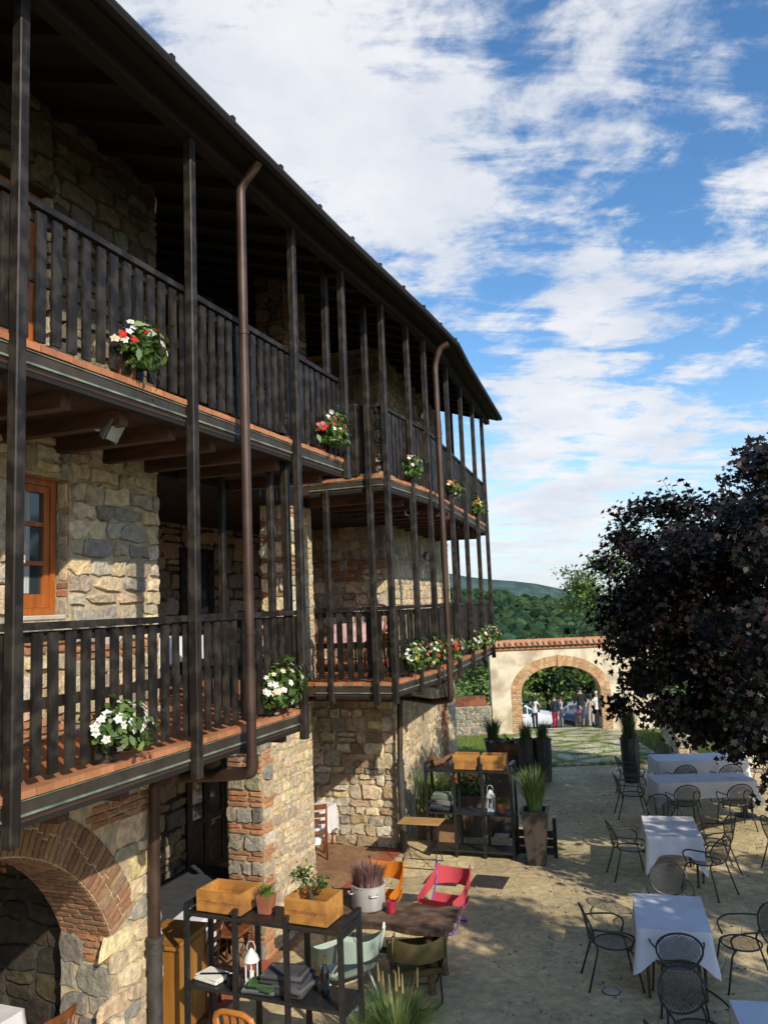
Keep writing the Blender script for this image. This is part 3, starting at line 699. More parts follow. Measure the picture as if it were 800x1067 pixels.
# lawns
LAW=[[(1.2,22.1),(3.7,22.0),(3.6,26.75),(1.2,26.75)],[(7.16,21.9),(8.6,21.85),(8.9,26.7),(7.36,26.7)]]
for p in LAW: sheet('lawn',p,.02,'lawn')
def blades(name,n,fpos,h,w,cols,bend=.5,segs=3,seed=1):
    """many thin curved blades as one mesh"""
    r=np.random.default_rng(seed); mb_v=[];mb_f=[];cc=[]
    for i in range(n):
        x,y,z,ax,ay,hh=fpos(r); hh*=h; d=math.hypot(ax,ay) or 1; px,py=-ay/d*w/2,ax/d*w/2
        o=len(mb_v); col=tuple(np.array(cols[r.integers(len(cols))])*r.uniform(.75,1.25))
        for k in range(segs):
            t=k/segs; s=1-.75*t
            cx,cy,cz=x+ax*hh*bend*t*t,y+ay*hh*bend*t*t,z+hh*(t-.35*bend*t*t*d)
            mb_v+=[(cx-px*s,cy-py*s,cz),(cx+px*s,cy+py*s,cz)]
        t=1; mb_v.append((x+ax*hh*bend,y+ay*hh*bend,z+hh*(1-.35*bend*d)))
        for k in range(segs-1): mb_f.append((o+2*k,o+2*k+1,o+2*k+3,o+2*k+2)); cc.append(col)
        mb_f.append((o+2*segs-2,o+2*segs-1,o+2*segs)); cc.append(col)
    b=MB(); b.v=mb_v; b.f=mb_f; b.mi=[0]*len(mb_f); b.c=cc
    return b
GR=[(.17,.25,.04),(.12,.19,.03),(.22,.28,.06),(.15,.22,.04)]
def lawnpos(r):
    P=LAW[0] if r.random()<.6 else LAW[1]
    xs=[p[0] for p in P]; ys=[p[1] for p in P]
    a=r.uniform(0,6.28); return r.uniform(min(xs),max(xs)),r.uniform(min(ys),max(ys)),.02,math.cos(a),math.sin(a),r.uniform(.5,1.3)
o=blades('lawn_grass',9000,lawnpos,.09,.012,GR,.5,2).build('lawn_grass','grassblade'); tag(o,'short green grass of the lawns beside the stone path','grass',kind='stuff')
tufts=[(r0[0],r0[1]) for r0 in rng.uniform((3.8,22.1),(7.0,27),size=(150,2))]
def tuftpos(r):
    x,y=tufts[r.integers(len(tufts))]; a=r.uniform(0,6.28); return x+r.normal(0,.10),y+r.normal(0,.05),.07,math.cos(a),math.sin(a),r.uniform(.4,1.2)
o=blades('path_grass',5200,tuftpos,.06,.012,GR,.6,2,seed=4).build('path_grass','grassblade'); tag(o,'grass tufts growing in the joints of the stone path','grass',kind='stuff')
# road beyond the gate
m=MB()
pts=[27.6,30,34,40,46,52,59.3]
vs=[]
for y in pts:
    k=(y-27.6)/30; vs+=[(3.9+k*.5,y,gheight(6,y)+.02),(7.4+k*12,y,gheight(6,y)+.02)]
m.add(vs,[(2*i,2*i+1,2*i+3,2*i+2) for i in range(len(pts)-1)]); st(m.build('road','road'))
m=MB(); m.add([(2,48,gheight(6,48)+.03),(26,44,gheight(6,44)+.03),(27,55,gheight(6,55)+.03),(2,58,gheight(6,58)+.03)],[(0,1,2,3)]); 
# ---------------------------------------------------------------- hills
def hill(name,fy,fz,xr,n,mt,rows):
    m=MB()
    for j in range(rows+1):
        for i in range(n+1):
            x=xr[0]+(xr[1]-xr[0])*i/n; t=j/rows
            m.v.append((x*(.35+.65*t) if False else x,fy(t,x),fz(t,x)))
    for j in range(rows):
        for i in range(n): m.f.append((j*(n+1)+i,j*(n+1)+i+1,(j+1)*(n+1)+i+1,(j+1)*(n+1)+i)); m.mi.append(0); m.c.append((.5,.5,.5))
    return st(m.build(name,mt,smooth=True))
def ridge(x): return 6.5-(.20*(x-70) if x>70 else .09*(x-70)) + (0 if x<180 else .12*(x-180))+2.2*math.sin(x*.021)+1.2*math.sin(x*.057+1)
def nz(t,x):
    if t<.82: 
        s=t/.82; return -28+(ridge(x)+28)*(s**1.25)
    return ridge(x)-(t-.82)*160
def ny(t,x): return 205+t*430
hill('hill_near',ny,nz,(-500,900),56,'forestfloor',22)
def fr(x): return 66-.16*(x-300)+(0 if x<700 else .12*(x-700))+ (9*math.sin(x*.0061)+5*math.sin(x*.017))
hill('hill_far',lambda t,x:1900+700*t,lambda t,x:-160+(fr(x)+160)*min(1,t*1.25)-max(0,t-.8)*300,(-1600,3200),70,'farhill',10)
# woods on the near hill: one soft mass of crowns
bm=bmesh.new(); bmesh.ops.create_icosphere(bm,subdivisions=2,radius=1); bm.verts.index_update()
IV=np.array([v.co[:] for v in bm.verts]); IF=np.array([[v.index for v in f.verts] for f in bm.faces]); bm.free()
def crowns(pts,cols,seed,jig=.22):
    r=np.random.default_rng(seed); V=[];F=[];C=[]
    for i,(x,y,z,s) in enumerate(pts):
        k=1+r.uniform(-jig,jig,(len(IV),1)); v=IV*k*np.array([s,s,s*r.uniform(.75,1.1)])+np.array([x,y,z])
        F.append(IF+i*len(IV)); V.append(v); c=np.array(cols[r.integers(len(cols))])*r.uniform(.5,1.5); C.append(np.tile(c*np.array([1,1,1]),(len(IF),1))*r.uniform(.8,1.2,(len(IF),1)))
    b=MB(); b.v=np.concatenate(V).tolist(); b.f=np.concatenate(F).tolist(); b.mi=[0]*len(b.f); b.c=np.concatenate(C).tolist(); return b
M['canopy']=attr_mat('wood_canopy',1,0,10,.35,.35,.05)
pts=[]
for _ in range(7000):
    t=rng.uniform(.0,.86); y=ny(t,0); x=rng.uniform(-.12,.62)*y; z=nz(t,x); s=rng.uniform(1.3,2.6) if rng.random()<.7 else rng.uniform(2.6,4.6)
    pts.append((x,y,z+s*.45,s))
CAN=[(.026,.052,.022),(.020,.044,.021),(.034,.064,.026),(.024,.050,.028),(.042,.070,.030)]
o=crowns(pts,CAN,5).build('hillside_wood','canopy'); tag(o,'dense green wood covering the hillside beyond the gate','forest',kind='stuff')
# ---------------------------------------------------------------- gate wall
GY=26.8
G=thing('gateway','cream rendered wall with a brick arch and a terracotta tile coping','gateway',(5.57,GY,0))
cx=0; hw=1.30; sp=1.33; rise=.83; ro=.34
mb=MB(); zt=2.74; L0,L1=-2.28,3.2; D=.46
def ell(t,k=0): return ((hw+k)*math.cos(t),sp+(rise+k)*math.sin(t))
mb.box(L0,-hw-ro,0,D,0,zt); mb.box(hw+ro,L1,0,D,0,zt)
N=30
for i in range(N):
    a,b=math.pi*i/N,math.pi*(i+1)/N; A=ell(a,ro);B=ell(b,ro)
    for y,fl in ((0,0),(D,1)):
        v=[(A[0],y,A[1]),(A[0],y,zt),(B[0],y,zt),(B[0],y,B[1])]
        mb.add(v,[(0,1,2,3) if fl else (3,2,1,0)])
mb.add([(-hw-ro,0,zt),(hw+ro,0,zt),(hw+ro,D,zt),(-hw-ro,D,zt)],[(0,1,2,3)])
mb.build('wall','plaster',G)
mb=MB(); random.seed(77)
for i in range(N):
    a,b=math.pi*i/N,math.pi*(i+1)/N
    q=[ell(a,.01),ell(a,ro),ell(b,ro),ell(b,.01)]
    mb.add([(x,.01,z) for x,z in q],[(3,2,1,0)],0); mb.add([(x,D-.01,z) for x,z in q],[(0,1,2,3)],0)
    mb.add([(q[0][0],.01,q[0][1]),(q[3][0],.01,q[3][1]),(q[3][0],D-.01,q[3][1]),(q[0][0],D-.01,q[0][1])],[(0,1,2,3)],0)
GB=[(.46,.28,.15),(.50,.33,.19),(.42,.25,.13),(.53,.37,.22)]
per=0; t=0.0
while t<math.pi-.005:
    st_=.068/math.hypot(hw*math.sin(t),rise*math.cos(t)); e=min(t+st_,math.pi)
    def af(u,v,h,t=t,e=e):
        x,z=ell(t+(e-t)*u,v); return (x,-h,z)
    k=random.uniform(.13,.21)
    stone(mb,af,0,1,0,k,.012,jit(random.choice(GB)),1,.0,.05); stone(mb,af,0,1,k,ro,.012,jit(random.choice(GB)),1,.0,.05)
    # intrados bricks
    def inf(u,v,h,t=t,e=e):
        x,z=ell(t+(e-t)*u,-h); return (x,.01+v,z)
    stone(mb,inf,0,1,0,D-.02,.012,jit(random.choice(GB)),1,.0,.05)
    t=e
for x0 in (-hw-ro,hw):
    mb.box(x0,x0+ro,.01,D-.01,0,sp,0)
    brickrow(mb,planefn((x0,.008,0),X_,Z_,-Y_),ro,sp,.19,.068,1,GB,.016)
    s_=1 if x0<0 else -1
    brickrow(mb,planefn((-hw if x0<0 else hw,.01,0),Y_,Z_,X_*s_),D-.02,sp,.22,.068,1,GB,.014)
mb.hull_box(Matrix.Translation((0,-.015,sp+rise+ro/2)),(.13,.06,ro+.06),.012,1,(.5,.3,.15))
mb.build('brick_arch',['mortar','brick'],G)
mb=MB(); random.seed(8)
mb.box(L0-.06,L1+.06,-.07,D+.07,zt,zt+.05,1,(.4,.17,.09))
x=L0-.05
while x<L1+.05:
    for s_ in (-1,1):
        y0=D/2+s_*(D/2+.14); y1=D/2
        c=jit(random.choice([(.42,.19,.10),(.46,.24,.13),(.36,.15,.08),(.50,.30,.18)]),.15)
        for (ya,yb,za,zb) in ((y0,(y0+y1)/2+s_*-.02,zt+.06,zt+.15),((y0+y1)/2,y1,zt+.135,zt+.23)):
            n=7; vs=[]
            for yy,zz,rr in ((ya,za,.085),(yb,zb,.07)):
                for k in range(n): 
                    a=math.pi*k/(n-1); vs.append((x+.09+rr*math.cos(a),yy,zz+rr*.8*math.sin(a)))
            mb.add(vs,[(k,k+1,n+k+1,n+k) for k in range(n-1)],1,c)
            vs2=[(v[0]*1+(x+.09-v[0])*.18,v[1]-s_*0+.0,v[2]-.014) for v in vs]; mb.add(vs2,[(k,n+k,n+k+1,k+1) for k in range(n-1)],1,tuple(q*.5 for q in c))
    x+=.185
mb.tube([(L0-.06,D/2,zt+.24),(L1+.06,D/2,zt+.24)],.08,8,1,(.42,.2,.11))
mb.build('tile_coping',['mortar','tile'],G)
# low walls
def stone_wall(name,label,A,B,h,th,seed,capmat=None,caph=.08,cat='wall',pal=PAL):
    A=Vector((*A,0));B=Vector((*B,0)); L=(B-A).length; t=thing(name,label,cat,A,math.atan2((B-A).y,(B-A).x))
    mb=MB(); mb.box(0,L,0,th,-.3,h,0)
    masonry(mb,planefn((0,0,0),X_,Z_,-Y_),L,h,rows=(.10,.2),cols=(.15,.4),seed=seed,brick=.03,pal=pal); masonry(mb,planefn((0,th,0),Y_*-1,Z_,-X_),th,h,seed=seed+1,rows=(.1,.2)); masonry(mb,planefn((L,0,0),Y_,Z_,X_),th,h,seed=seed+2,rows=(.1,.2))
    masonry(mb,planefn((L,th,0),-X_,Z_,Y_),L,h,seed=seed+3,rows=(.12,.24))
    mb.build('wall',['mortar','stone','brick'],t)
    if capmat:
        c=MB(); x=0; random.seed(seed)
        while x<L-.01:
            w=min(random.uniform(.5,.9),L-x)
            if L-x-w<.2: w=L-x
            c.hull_box(Matrix.Translation((x+w/2,th/2,h+caph/2)),(w-.01,th+.06,caph),.012,0); x+=w
        c.build('coping',capmat,t)
    return t
stone_wall('low_wall','low grey stone wall left of the gateway carrying a rusty planter',(1.0,26.85),(3.26,26.85),.95,.4,101,pal=[(.30,.28,.24),(.25,.24,.21),(.34,.31,.26)])
t=thing('steel_planter','long rusty steel planter lying on the low stone wall left of the gateway','planter',(2.55,27.05,.96))
m=MB(); m.box(-.56,.56,-.16,.16,0,.30,bev=.01); m.build('trough','corten',t); m=MB(); m.box(-.52,.52,-.12,.12,.27,.31); m.build('soil','bark',t)
M['capstone']=mat('pale_capstone',(.52,.47,.38),(.42,.38,.31),6,.9,.4,40)
stone_wall('garden_wall','thick pale capped stone wall running back under the maple',(7.55,20.6),(8.75,25.4),.78,.42,111,'capstone',.09)
stone_wall('low_wall','shaded stone wall to the right of the gateway behind the maple',(8.75,26.85),(13.5,26.6),.9,.4,121)
# rendered garden box with two wooden posts
t=thing('rendered_wall','low beige rendered wall under the hanging maple branches','wall',(8.1,19.9,0),R(-4))
m=MB(); m.box(0,3.2,0,.3,0,.85,bev=.01); m.build('wall','plaster',t); m=MB(); m.box(-.03,3.23,-.03,.33,.852,.90,bev=.01); m.build('coping','capstone',t)
for k,(x,l) in enumerate(((8.55,'left of two slim timber posts standing behind the beige rendered wall'),(8.85,'right of two slim timber posts standing behind the beige rendered wall'))):
    t=thing('timber_post',l,'post',(x,20.6,0)); m=MB(); m.box(-.06,.06,-.06,.06,0,2.6,bev=.008); m.build('shaft','planterwood',t); m=MB(); m.lathe([(.09,2.6),(.09,2.64),(.0,2.70)],(0,0,0),4,cap=False); m.build('cap','planterwood',t)
# ---------------------------------------------------------------- leaves and trees
def leafmesh(pos,nrm,size,cols,tmpl,seed,droop=.3):
    """pos (n,3), nrm (n,3): leaf polygons; tmpl: list of (x,y) outline, x sideways, y along"""
    r=np.random.default_rng(seed); n=len(pos); T=np.array(tmpl); k=len(T)
    nrm=nrm/np.linalg.norm(nrm,axis=1,keepdims=True)
    a=r.normal(size=(n,3)); u=np.cross(nrm,a); u/=np.linalg.norm(u,axis=1,keepdims=True); w=np.cross(nrm,u)
    s=size*r.uniform(.6,1.25,n)
    fold=r.uniform(.1,.45,n)
    V=pos[:,None,:]+ (u[:,None,:]*T[None,:,0:1]+w[:,None,:]*T[None,:,1:2])*s[:,None,None] + nrm[:,None,:]*(np.abs(T[None,:,0:1])*fold[:,None,None]-droop*(T[None,:,1:2]**2))*s[:,None,None]
    V=V.reshape(-1,3); F=(np.arange(n)[:,None]*k+np.arange(k)[None,:])
    ci=r.integers(len(cols),size=n); C=np.array(cols)[ci]*r.uniform(.65,1.4,(n,1))
    return V,F,C
def build_leaves(name,V,F,C,mt,parent):
    me=bpy.data.meshes.new(name); n=len(F); k=F.shape[1]
    me.vertices.add(len(V)); me.vertices.foreach_set('co',V.astype(np.float32).ravel())
    me.loops.add(n*k); me.loops.foreach_set('vertex_index',F.astype(np.int32).ravel())
    me.polygons.add(n); me.polygons.foreach_set('loop_start',np.arange(0,n*k,k,dtype=np.int32))
    me.update(calc_edges=True)
    a=me.attributes.new('Col','FLOAT_COLOR','FACE'); a.data.foreach_set('color',np.concatenate([C,np.ones((n,1))],1).astype(np.float32).ravel())
    me.materials.append(M[mt]); me.validate()
    o=bpy.data.objects.new(name,me); COL.objects.link(o); o.parent=parent; return o
MAPLE=[(0,-.5),(.22,-.32),(.55,-.30),(.36,-.05),(.52,.28),(.22,.18),(0,.62),(-.22,.18),(-.52,.28),(-.36,-.05),(-.55,-.30),(-.22,-.32)]
OVAL=[(0,-.55),(.24,-.2),(.26,.15),(0,.6),(-.26,.15),(-.24,-.2)]
DIAM=[(0,-.5),(.3,0),(0,.5),(-.3,0)]
def crown_pts(n,c,rad,r,clumps=60,shell=.55,sig=.16,low=-1.0,extra=()):
    """leaf positions in clumps near the surface of an ellipsoid"""
    c=np.array(c);rad=np.array(rad)
    d=r.normal(size=(clumps,3)); d/=np.linalg.norm(d,axis=1,keepdims=True)
    d=d[d[:,2]>low]
    rr=r.uniform(shell,1.0,(len(d),1))*(1+.12*r.normal(size=(len(d),1))); cc=c+d*rr*rad
    if len(extra): cc=np.concatenate([cc,np.array(extra)])
    idx=r.integers(len(cc),size=n); off=np.clip(r.normal(size=(n,3)),-1.9,1.9)*sig*np.mean(rad)*r.uniform(.6,1.3,(n,1)); off[:,2]*=.62
    p=cc[idx]+off
    nr=(p-c)/rad; nr=nr/np.maximum(np.linalg.norm(nr,axis=1,keepdims=True),1e-6)*.7+r.normal(size=(n,3))*.55+np.array([0,0,.6])
    return p,nr,cc
def limbs(m,base,targets,r0,fork,r,trunk_top):
    base=Vector(base); top=Vector(trunk_top)
    P=[base,base.lerp(top,.35)+Vector((.05,.04,0)),base.lerp(top,.7)+Vector((-.04,.03,0)),top]
    m.tube(P,[r0*1.25,r0,r0*.85,r0*.72],10)
    for t in targets:
        t=Vector(t); k=r.uniform(.45,1.0); s=base.lerp(top,k); mid=s.lerp(t,.5)+Vector((r.normal()*.15,r.normal()*.15,.25+r.random()*.2))
        m.tube([s,s.lerp(mid,.5)+Vector((0,0,.08)),mid,mid.lerp(t,.6),t],[r0*.42,r0*.34,r0*.24,r0*.14,r0*.05],6)
def tree(name,label,cat,loc,trunk_h,r0,c,rad,n,size,cols,mt,tmpl,seed,clumps=60,group=None,shell=.55,sig=.16,low=-1,extra=(),nb=9):
    r=np.random.default_rng(seed); t=thing(name,label,cat,loc,0,group)
    p,nr,cc=crown_pts(n,c,rad,r,clumps,shell,sig,low,extra)
    V,F,C=leafmesh(p,nr,size,cols,tmpl,seed+1); build_leaves('crown',V,F,C,mt,t)
    m=MB(); tg=[cc[i] for i in r.choice(len(cc),min(nb,len(cc)),False)]
    limbs(m,(0,0,-.1),tg,r0,3,r,(c[0]*.3,c[1]*.3,trunk_h)); m.build('trunk','bark',t,True)
    return t
PUR=[(.011,.009,.008),(.009,.010,.008),(.015,.009,.008),(.024,.010,.008),(.009,.015,.008),(.012,.012,.010)]
PURR=PUR+[(.075,.018,.014)]
# main purple maple
ex=[]
r_=np.random.default_rng(3)
mx,my=8.0,14.6
for (x,y,z) in ((4.9,10.6,3.0),(4.75,10.3,2.5),(5.0,10.4,3.6),(4.9,10.0,2.0),(4.75,9.8,4.0),(5.2,10.6,5.4),(5.1,10.2,6.1),(4.8,9.7,5.9),(5.3,10.6,4.6),(4.95,10.0,4.9)):
    ex.append((x-mx,y-my,z))
for (x,y,z) in ((4.2,13.4,3.1),(4.5,13.2,2.5),(4.9,12.9,2.25),(5.3,12.6,2.1),(5.0,13.5,2.5),(5.6,13,2.2),(6.0,12.5,2.1),(4.1,13.6,3.6),(5.2,12.0,2.6),(6.4,12.6,2.4)): ex.append((x-mx,y-my,z))
PM=tree('purple_maple','large dark purple maple overhanging the dining tables','tree',(mx,my,0),2.6,.17,(-1.05,-.45,4.1),(3.15,3.05,2.55),75000,.10,PUR,'purpleleaf',MAPLE,31,clumps=320,shell=.5,sig=.075,low=-.9,extra=ex+ex,nb=18)
# upright leafy shoots on top of the crown, each a part of the tree
_r=np.random.default_rng(17)
_c=np.array((-1.05,-.45,4.1)); _rad=np.array((3.15,3.05,2.55))
for _ in range(70):
    d=_r.normal(size=3); d[2]=abs(d[2])*.8+.35; d/=np.linalg.norm(d); b0=_c+d*_rad*.85; g=d*.4+np.array([0,0,1.0]); g/=np.linalg.norm(g); Ls=_r.uniform(.35,.7)
    side=_r.normal(size=3)*.1; P=[b0,b0+g*Ls*.5+side*.3,b0+g*Ls+side]; LP=[];LN=[]
    tw=MB(); tw.tube([tuple(q) for q in P],[.010,.007,.003],5); sh=tw.build('shoot','darkwood',PM,True)
    for k in range(6):
        t=.2+.8*k/5; q=P[0]*(1-t)+P[2]*t
        for s_ in (-1,1):
            e=np.cross(g,_r.normal(size=3)); e/=np.linalg.norm(e); LP.append(q+e*.07*(1.2-.5*t)); LN.append(np.array([0,0,1.0])+e*.5*s_+_r.normal(size=3)*.2)
    V,F,C=leafmesh(np.array(LP),np.array(LN),.11,PUR,MAPLE,19+_); build_leaves('leaves',V,F,C,'purpleleaf',sh)
tree('shade_maple','purple maple standing beside the terrace out of the picture to the right','tree',(6.9,2.3,0),2.6,.16,(-.3,-.1,4.7),(2.5,2.7,1.9),23000,.14,PURR,'purpleleaf',MAPLE,41,clumps=90,shell=.25,sig=.115,low=-.6)
tree('shade_maple','smaller purple maple beside the middle tables, out of the picture to the right','tree',(8.4,6.7,0),2.8,.12,(-.2,0,4.5),(1.7,1.05,1.2),5200,.13,PURR,'purpleleaf',MAPLE,45,clumps=40,shell=.2,sig=.16)
LG=[(.10,.17,.028),(.14,.21,.04),(.075,.14,.022),(.16,.22,.055)]
MG=[(.045,.085,.018),(.06,.105,.022),(.035,.07,.016),(.08,.12,.028)]
tree('green_tree','bright green tree showing behind the left edge of the purple maple','tree',(8.85,30.6,-.5),2.8,.12,(-.3,0,4.9),(1.8,1.6,2.0),6500,.13,LG,'leaf',OVAL,51,clumps=60,sig=.15)
# bushes left of the gate and trees beyond it
def shrub(label,loc,rad,n,size,cols,seed,group='shrubs beyond the low wall'):
    t=thing('shrub',label,'shrub',loc,0,group); r=np.random.default_rng(seed)
    p,nr,cc=crown_pts(n,(0,0,rad[2]*.85),rad,r,26,.4,.2); V,F,C=leafmesh(p,nr,size,cols,OVAL,seed+1); build_leaves('foliage',V,F,C,'leaf',t)
    m=MB()
    for i in range(5): 
        q=cc[r.integers(len(cc))]; m.tube([(0,0,-.1),tuple(np.array(q)*.5+np.array([0,0,.1])),tuple(q)],[.04,.025,.01],5)
    m.build('stem','bark',t,True)
shrub('large bright shrub in the middle behind the rusty planter',(3.1,31.5,gheight(3,31.5)),(1.3,1.2,1.35),3600,.16,LG,61)
shrub('yellow green shrub at the left behind the rusty planter',(1.5,30.5,gheight(1.5,30.5)),(1.0,.9,.9),2600,.14,[(.16,.20,.05),(.12,.17,.035),(.2,.21,.07)],64)
shrub('darker tall shrub beside the cream gate wall',(3.9,34.5,gheight(3.9,34.5)),(1.5,1.3,1.9),3600,.18,MG,67)
shrub('bushy shrub far down the slope left of the gateway',(2.6,40,gheight(2.6,40)),(2.0,1.6,1.6),3600,.2,MG+LG[:1],70)
for k,(x,y,h,w,cols,l) in enumerate(((9.0,60,5.6,2.6,LG,'bright green tree at the left inside the gate arch'),(12.6,66,6.3,3.2,MG,'dark green tree in the middle of the gate arch behind the parked cars'),(14.8,61,6.0,2.7,MG+LG[:2],'leafy tree at the right inside the gate arch'),(17.5,68,6.6,3.4,MG,'broad tree behind the right pillar of the gate arch'),(6.4,58,4.5,2.4,LG+MG[:2],'round tree outside the gate left of the arch'),(11.0,72,6.4,3.2,MG,'tree behind the others in the gate arch below the hillside'),(4.0,66,5.0,3.0,MG,'dark tree down the slope left of the gateway'),(20.5,63,6.5,3.0,MG,'leafy tree on the far right beyond the gate wall'))):
    z=gheight(x,y); tree('green_tree',l,'tree',(x,y,z),h*.45,.16,(0,0,h*.58),(w,w*.9,h*.44),4200,.34,cols,'leaf',OVAL,200+k*3,clumps=46,group='trees beyond the gate',sig=.17,shell=.45)
# pale house among the trees beyond the gate
t=thing('distant_house','small pale house with a grey roof among trees beyond the gate arch','house',(15.2,92,gheight(15,92)),R(8))
m=MB(); m.box(-3,3,-2.5,2.5,-1,3.2); m.build('wall','plaster',t); m=MB(); m.add([(-3.4,-2.9,3.2),(3.4,-2.9,3.2),(3.4,2.9,3.2),(-3.4,2.9,3.2),(-3.4,0,4.5),(3.4,0,4.5)],[(0,1,5,4),(2,3,4,5),(0,4,3),(1,2,5),(3,2,1,0)]); m.build('roof','capstone',t)
for x in (-1.5,1.2): 
    m=MB(); m.box(x-.45,x+.45,-2.56,-2.5,1.5,2.7); w=m.build('window','brownwood',t); m=MB(); m.box(x-.36,x+.36,-2.58,-2.565,1.58,2.62); m.build('pane','glass',w)
# ---------------------------------------------------------------- flowering pots on the balconies
FG=[(.06,.12,.018),(.09,.16,.03),(.045,.09,.015),(.12,.18,.045)]
def flower_mesh(mb,c,nrm,s,col,r,pet=5):
    nrm=Vector(nrm).normalized(); u=nrm.orthogonal().normalized(); w=nrm.cross(u); c=Vector(c)
    a0=r.uniform(0,6)
    for k in range(pet):
        a=a0+k*2*math.pi/pet; d=u*math.cos(a)+w*math.sin(a); q=nrm.cross(d)
        t=.35
        mb.add([c,c+(d*.55+q*.36+nrm*.12)*s,c+(d*1.0+nrm*t*.2)*s,c+(d*.55-q*.36+nrm*.12)*s],[(0,1,2,3)],0,col)
    mb.lathe([(s*.14,0),(s*.1,s*.16)],c,6,0,(.6,.42,.05),axis=nrm)
def flowerpot(label,loc,rz,size,cols,seed,nf=16,n=300,pot='darkpot',lean=.10,kind='flower pot',group='flower pots along the balconies',fl=.026):
    """local +x points out of the balcony"""
    r=np.random.default_rng(seed); t=thing('flower_pot',label,kind,loc,rz,group)
    m=MB(); m.lathe([(.085,0),(.11,.15),(.125,.16),(.125,.185),(.105,.185),(.10,.165)],(0,0,0),16); m.build('pot',pot,t,True,angle=40)
    c=np.array([lean,0,.26]); rad=np.array([.15,.27,.19])*size*np.array([1,r.uniform(.85,1.2),r.uniform(.8,1.15)])
    d=r.normal(size=(26,3)); d/=np.linalg.norm(d,axis=1,keepdims=True); cl=c+d*rad*r.uniform(.35,1,(26,1))
    p=cl[r.integers(26,size=n)]+r.normal(size=(n,3))*.055*size
    p[:,2]=np.maximum(p[:,2],.12); nr=(p-c)/rad+r.normal(size=(n,3))*.7+np.array([.2,0,.5])
    V,F,C=leafmesh(p,nr,.07*size,FG,OVAL,seed+1); build_leaves('foliage',V,F,C,'leaf',t)
    bycol={}
    for i in range(nf):
        d=r.normal(size=3); d[0]=abs(d[0])*.9+.1; d[1]-=.35; d[2]=abs(d[2])*.8-.1 if r.random()<.75 else d[2]; d/=np.linalg.norm(d); q=c+d*rad*r.uniform(.95,1.2)
        bycol.setdefault(cols[i%len(cols)],[]).append((q,d))
    for col,L_ in bycol.items():
        m=MB()
        for q,d in L_: flower_mesh(m,q,Vector(d)+Vector((.3,0,.25)),fl*r.uniform(.8,1.25)*1.25,jit(col,.08),r)
        m.build('blossoms','petal',t)
    m=MB()
    for i in range(9): q=cl[r.integers(26)]; m.tube([(0,0,.16),tuple((np.array([0,0,.2])+q)/2),tuple(q)],[.006,.005,.003],4,0,(.07,.11,.03))
    m.build('stems','leaf',t); return t
WH=(.85,.84,.78); RD=(.62,.02,.025); PK=(.70,.16,.22); CR=(.80,.70,.50); YL=(.70,.45,.05); OR=(.65,.16,.03)
flowerpot('pot of white blossoms on the near lower balcony, left of the first post',HL(-.13,-.30,3.352),HR,1.0,[WH],301,26,420,lean=.17)
flowerpot('pot of white blossoms on the near lower balcony, partly behind the downpipe',HL(-.13,2.08,3.352),HR,1.15,[WH,WH,CR],304,30,420,lean=.17)
flowerpot('pot of white and red blossoms on the near upper balcony, above the hanging floodlight',HL(-.12,-.06,6.202),HR,1.0,[WH,WH,WH,RD,CR],307,24,420,'terracotta',lean=.15)
flowerpot('pot of red and white blossoms at the far end of the near upper balcony',HL(-.12,3.42,6.202),HR,1.12,[RD,WH,RD,PK],310,24,420,'terracotta',lean=.15)
flowerpot('pot of white and orange blossoms on the far upper balcony, left of the second downpipe',HL(-.10,6.30,6.202),HR,1.0,[WH,OR,WH],313,16,340,'terracotta',lean=.14)
def S3L(t,off,z): q=s3p(t,off); return HL(q.x,q.y,z)
H3=HR+math.atan2(S3N.y,S3N.x)
flowerpot('pot of pale blossoms on the far upper balcony, right of the second downpipe',S3L(1.80,-.10,6.202),H3,1.1,[WH,OR,CR],316,14,340,'terracotta',lean=.14)
flowerpot('pot of yellow and white blossoms at the far end of the far upper balcony',S3L(4.75,-.10,6.202),H3,1.15,[YL,WH,OR],319,14,340,'terracotta',lean=.14)
flowerpot('bushy pot of white blossoms on the far lower balcony, at its left corner',HL(-.10,6.0,3.352),HR,1.15,[WH,WH,YL],322,24,420,lean=.15)
flowerpot('red and cream blossoms on the far lower balcony, just left of the second downpipe',HL(-.10,7.0,3.352),HR,1.15,[RD,CR,OR,WH],325,22,400,lean=.15)
flowerpot('pot of deep red blossoms on the far lower balcony, right behind the second downpipe',S3L(1.1,-.10,3.352),H3,1.1,[RD,WH,RD],328,20,360,lean=.15)
flowerpot('leafy white pot of the far lower balcony, third from its far end',S3L(3.4,-.10,3.352),H3,1.3,[WH,CR],331,16,420,lean=.15)
flowerpot('broad pink and white pot of the far lower balcony, second from its end',S3L(4.9,-.10,3.352),H3,1.3,[PK,WH,CR],334,20,420,lean=.15)
flowerpot('pot of white blossoms at the far end of the far lower balcony',S3L(6.4,-.10,3.352),H3,1.15,[WH,CR,OR],337,16,380,lean=.15)
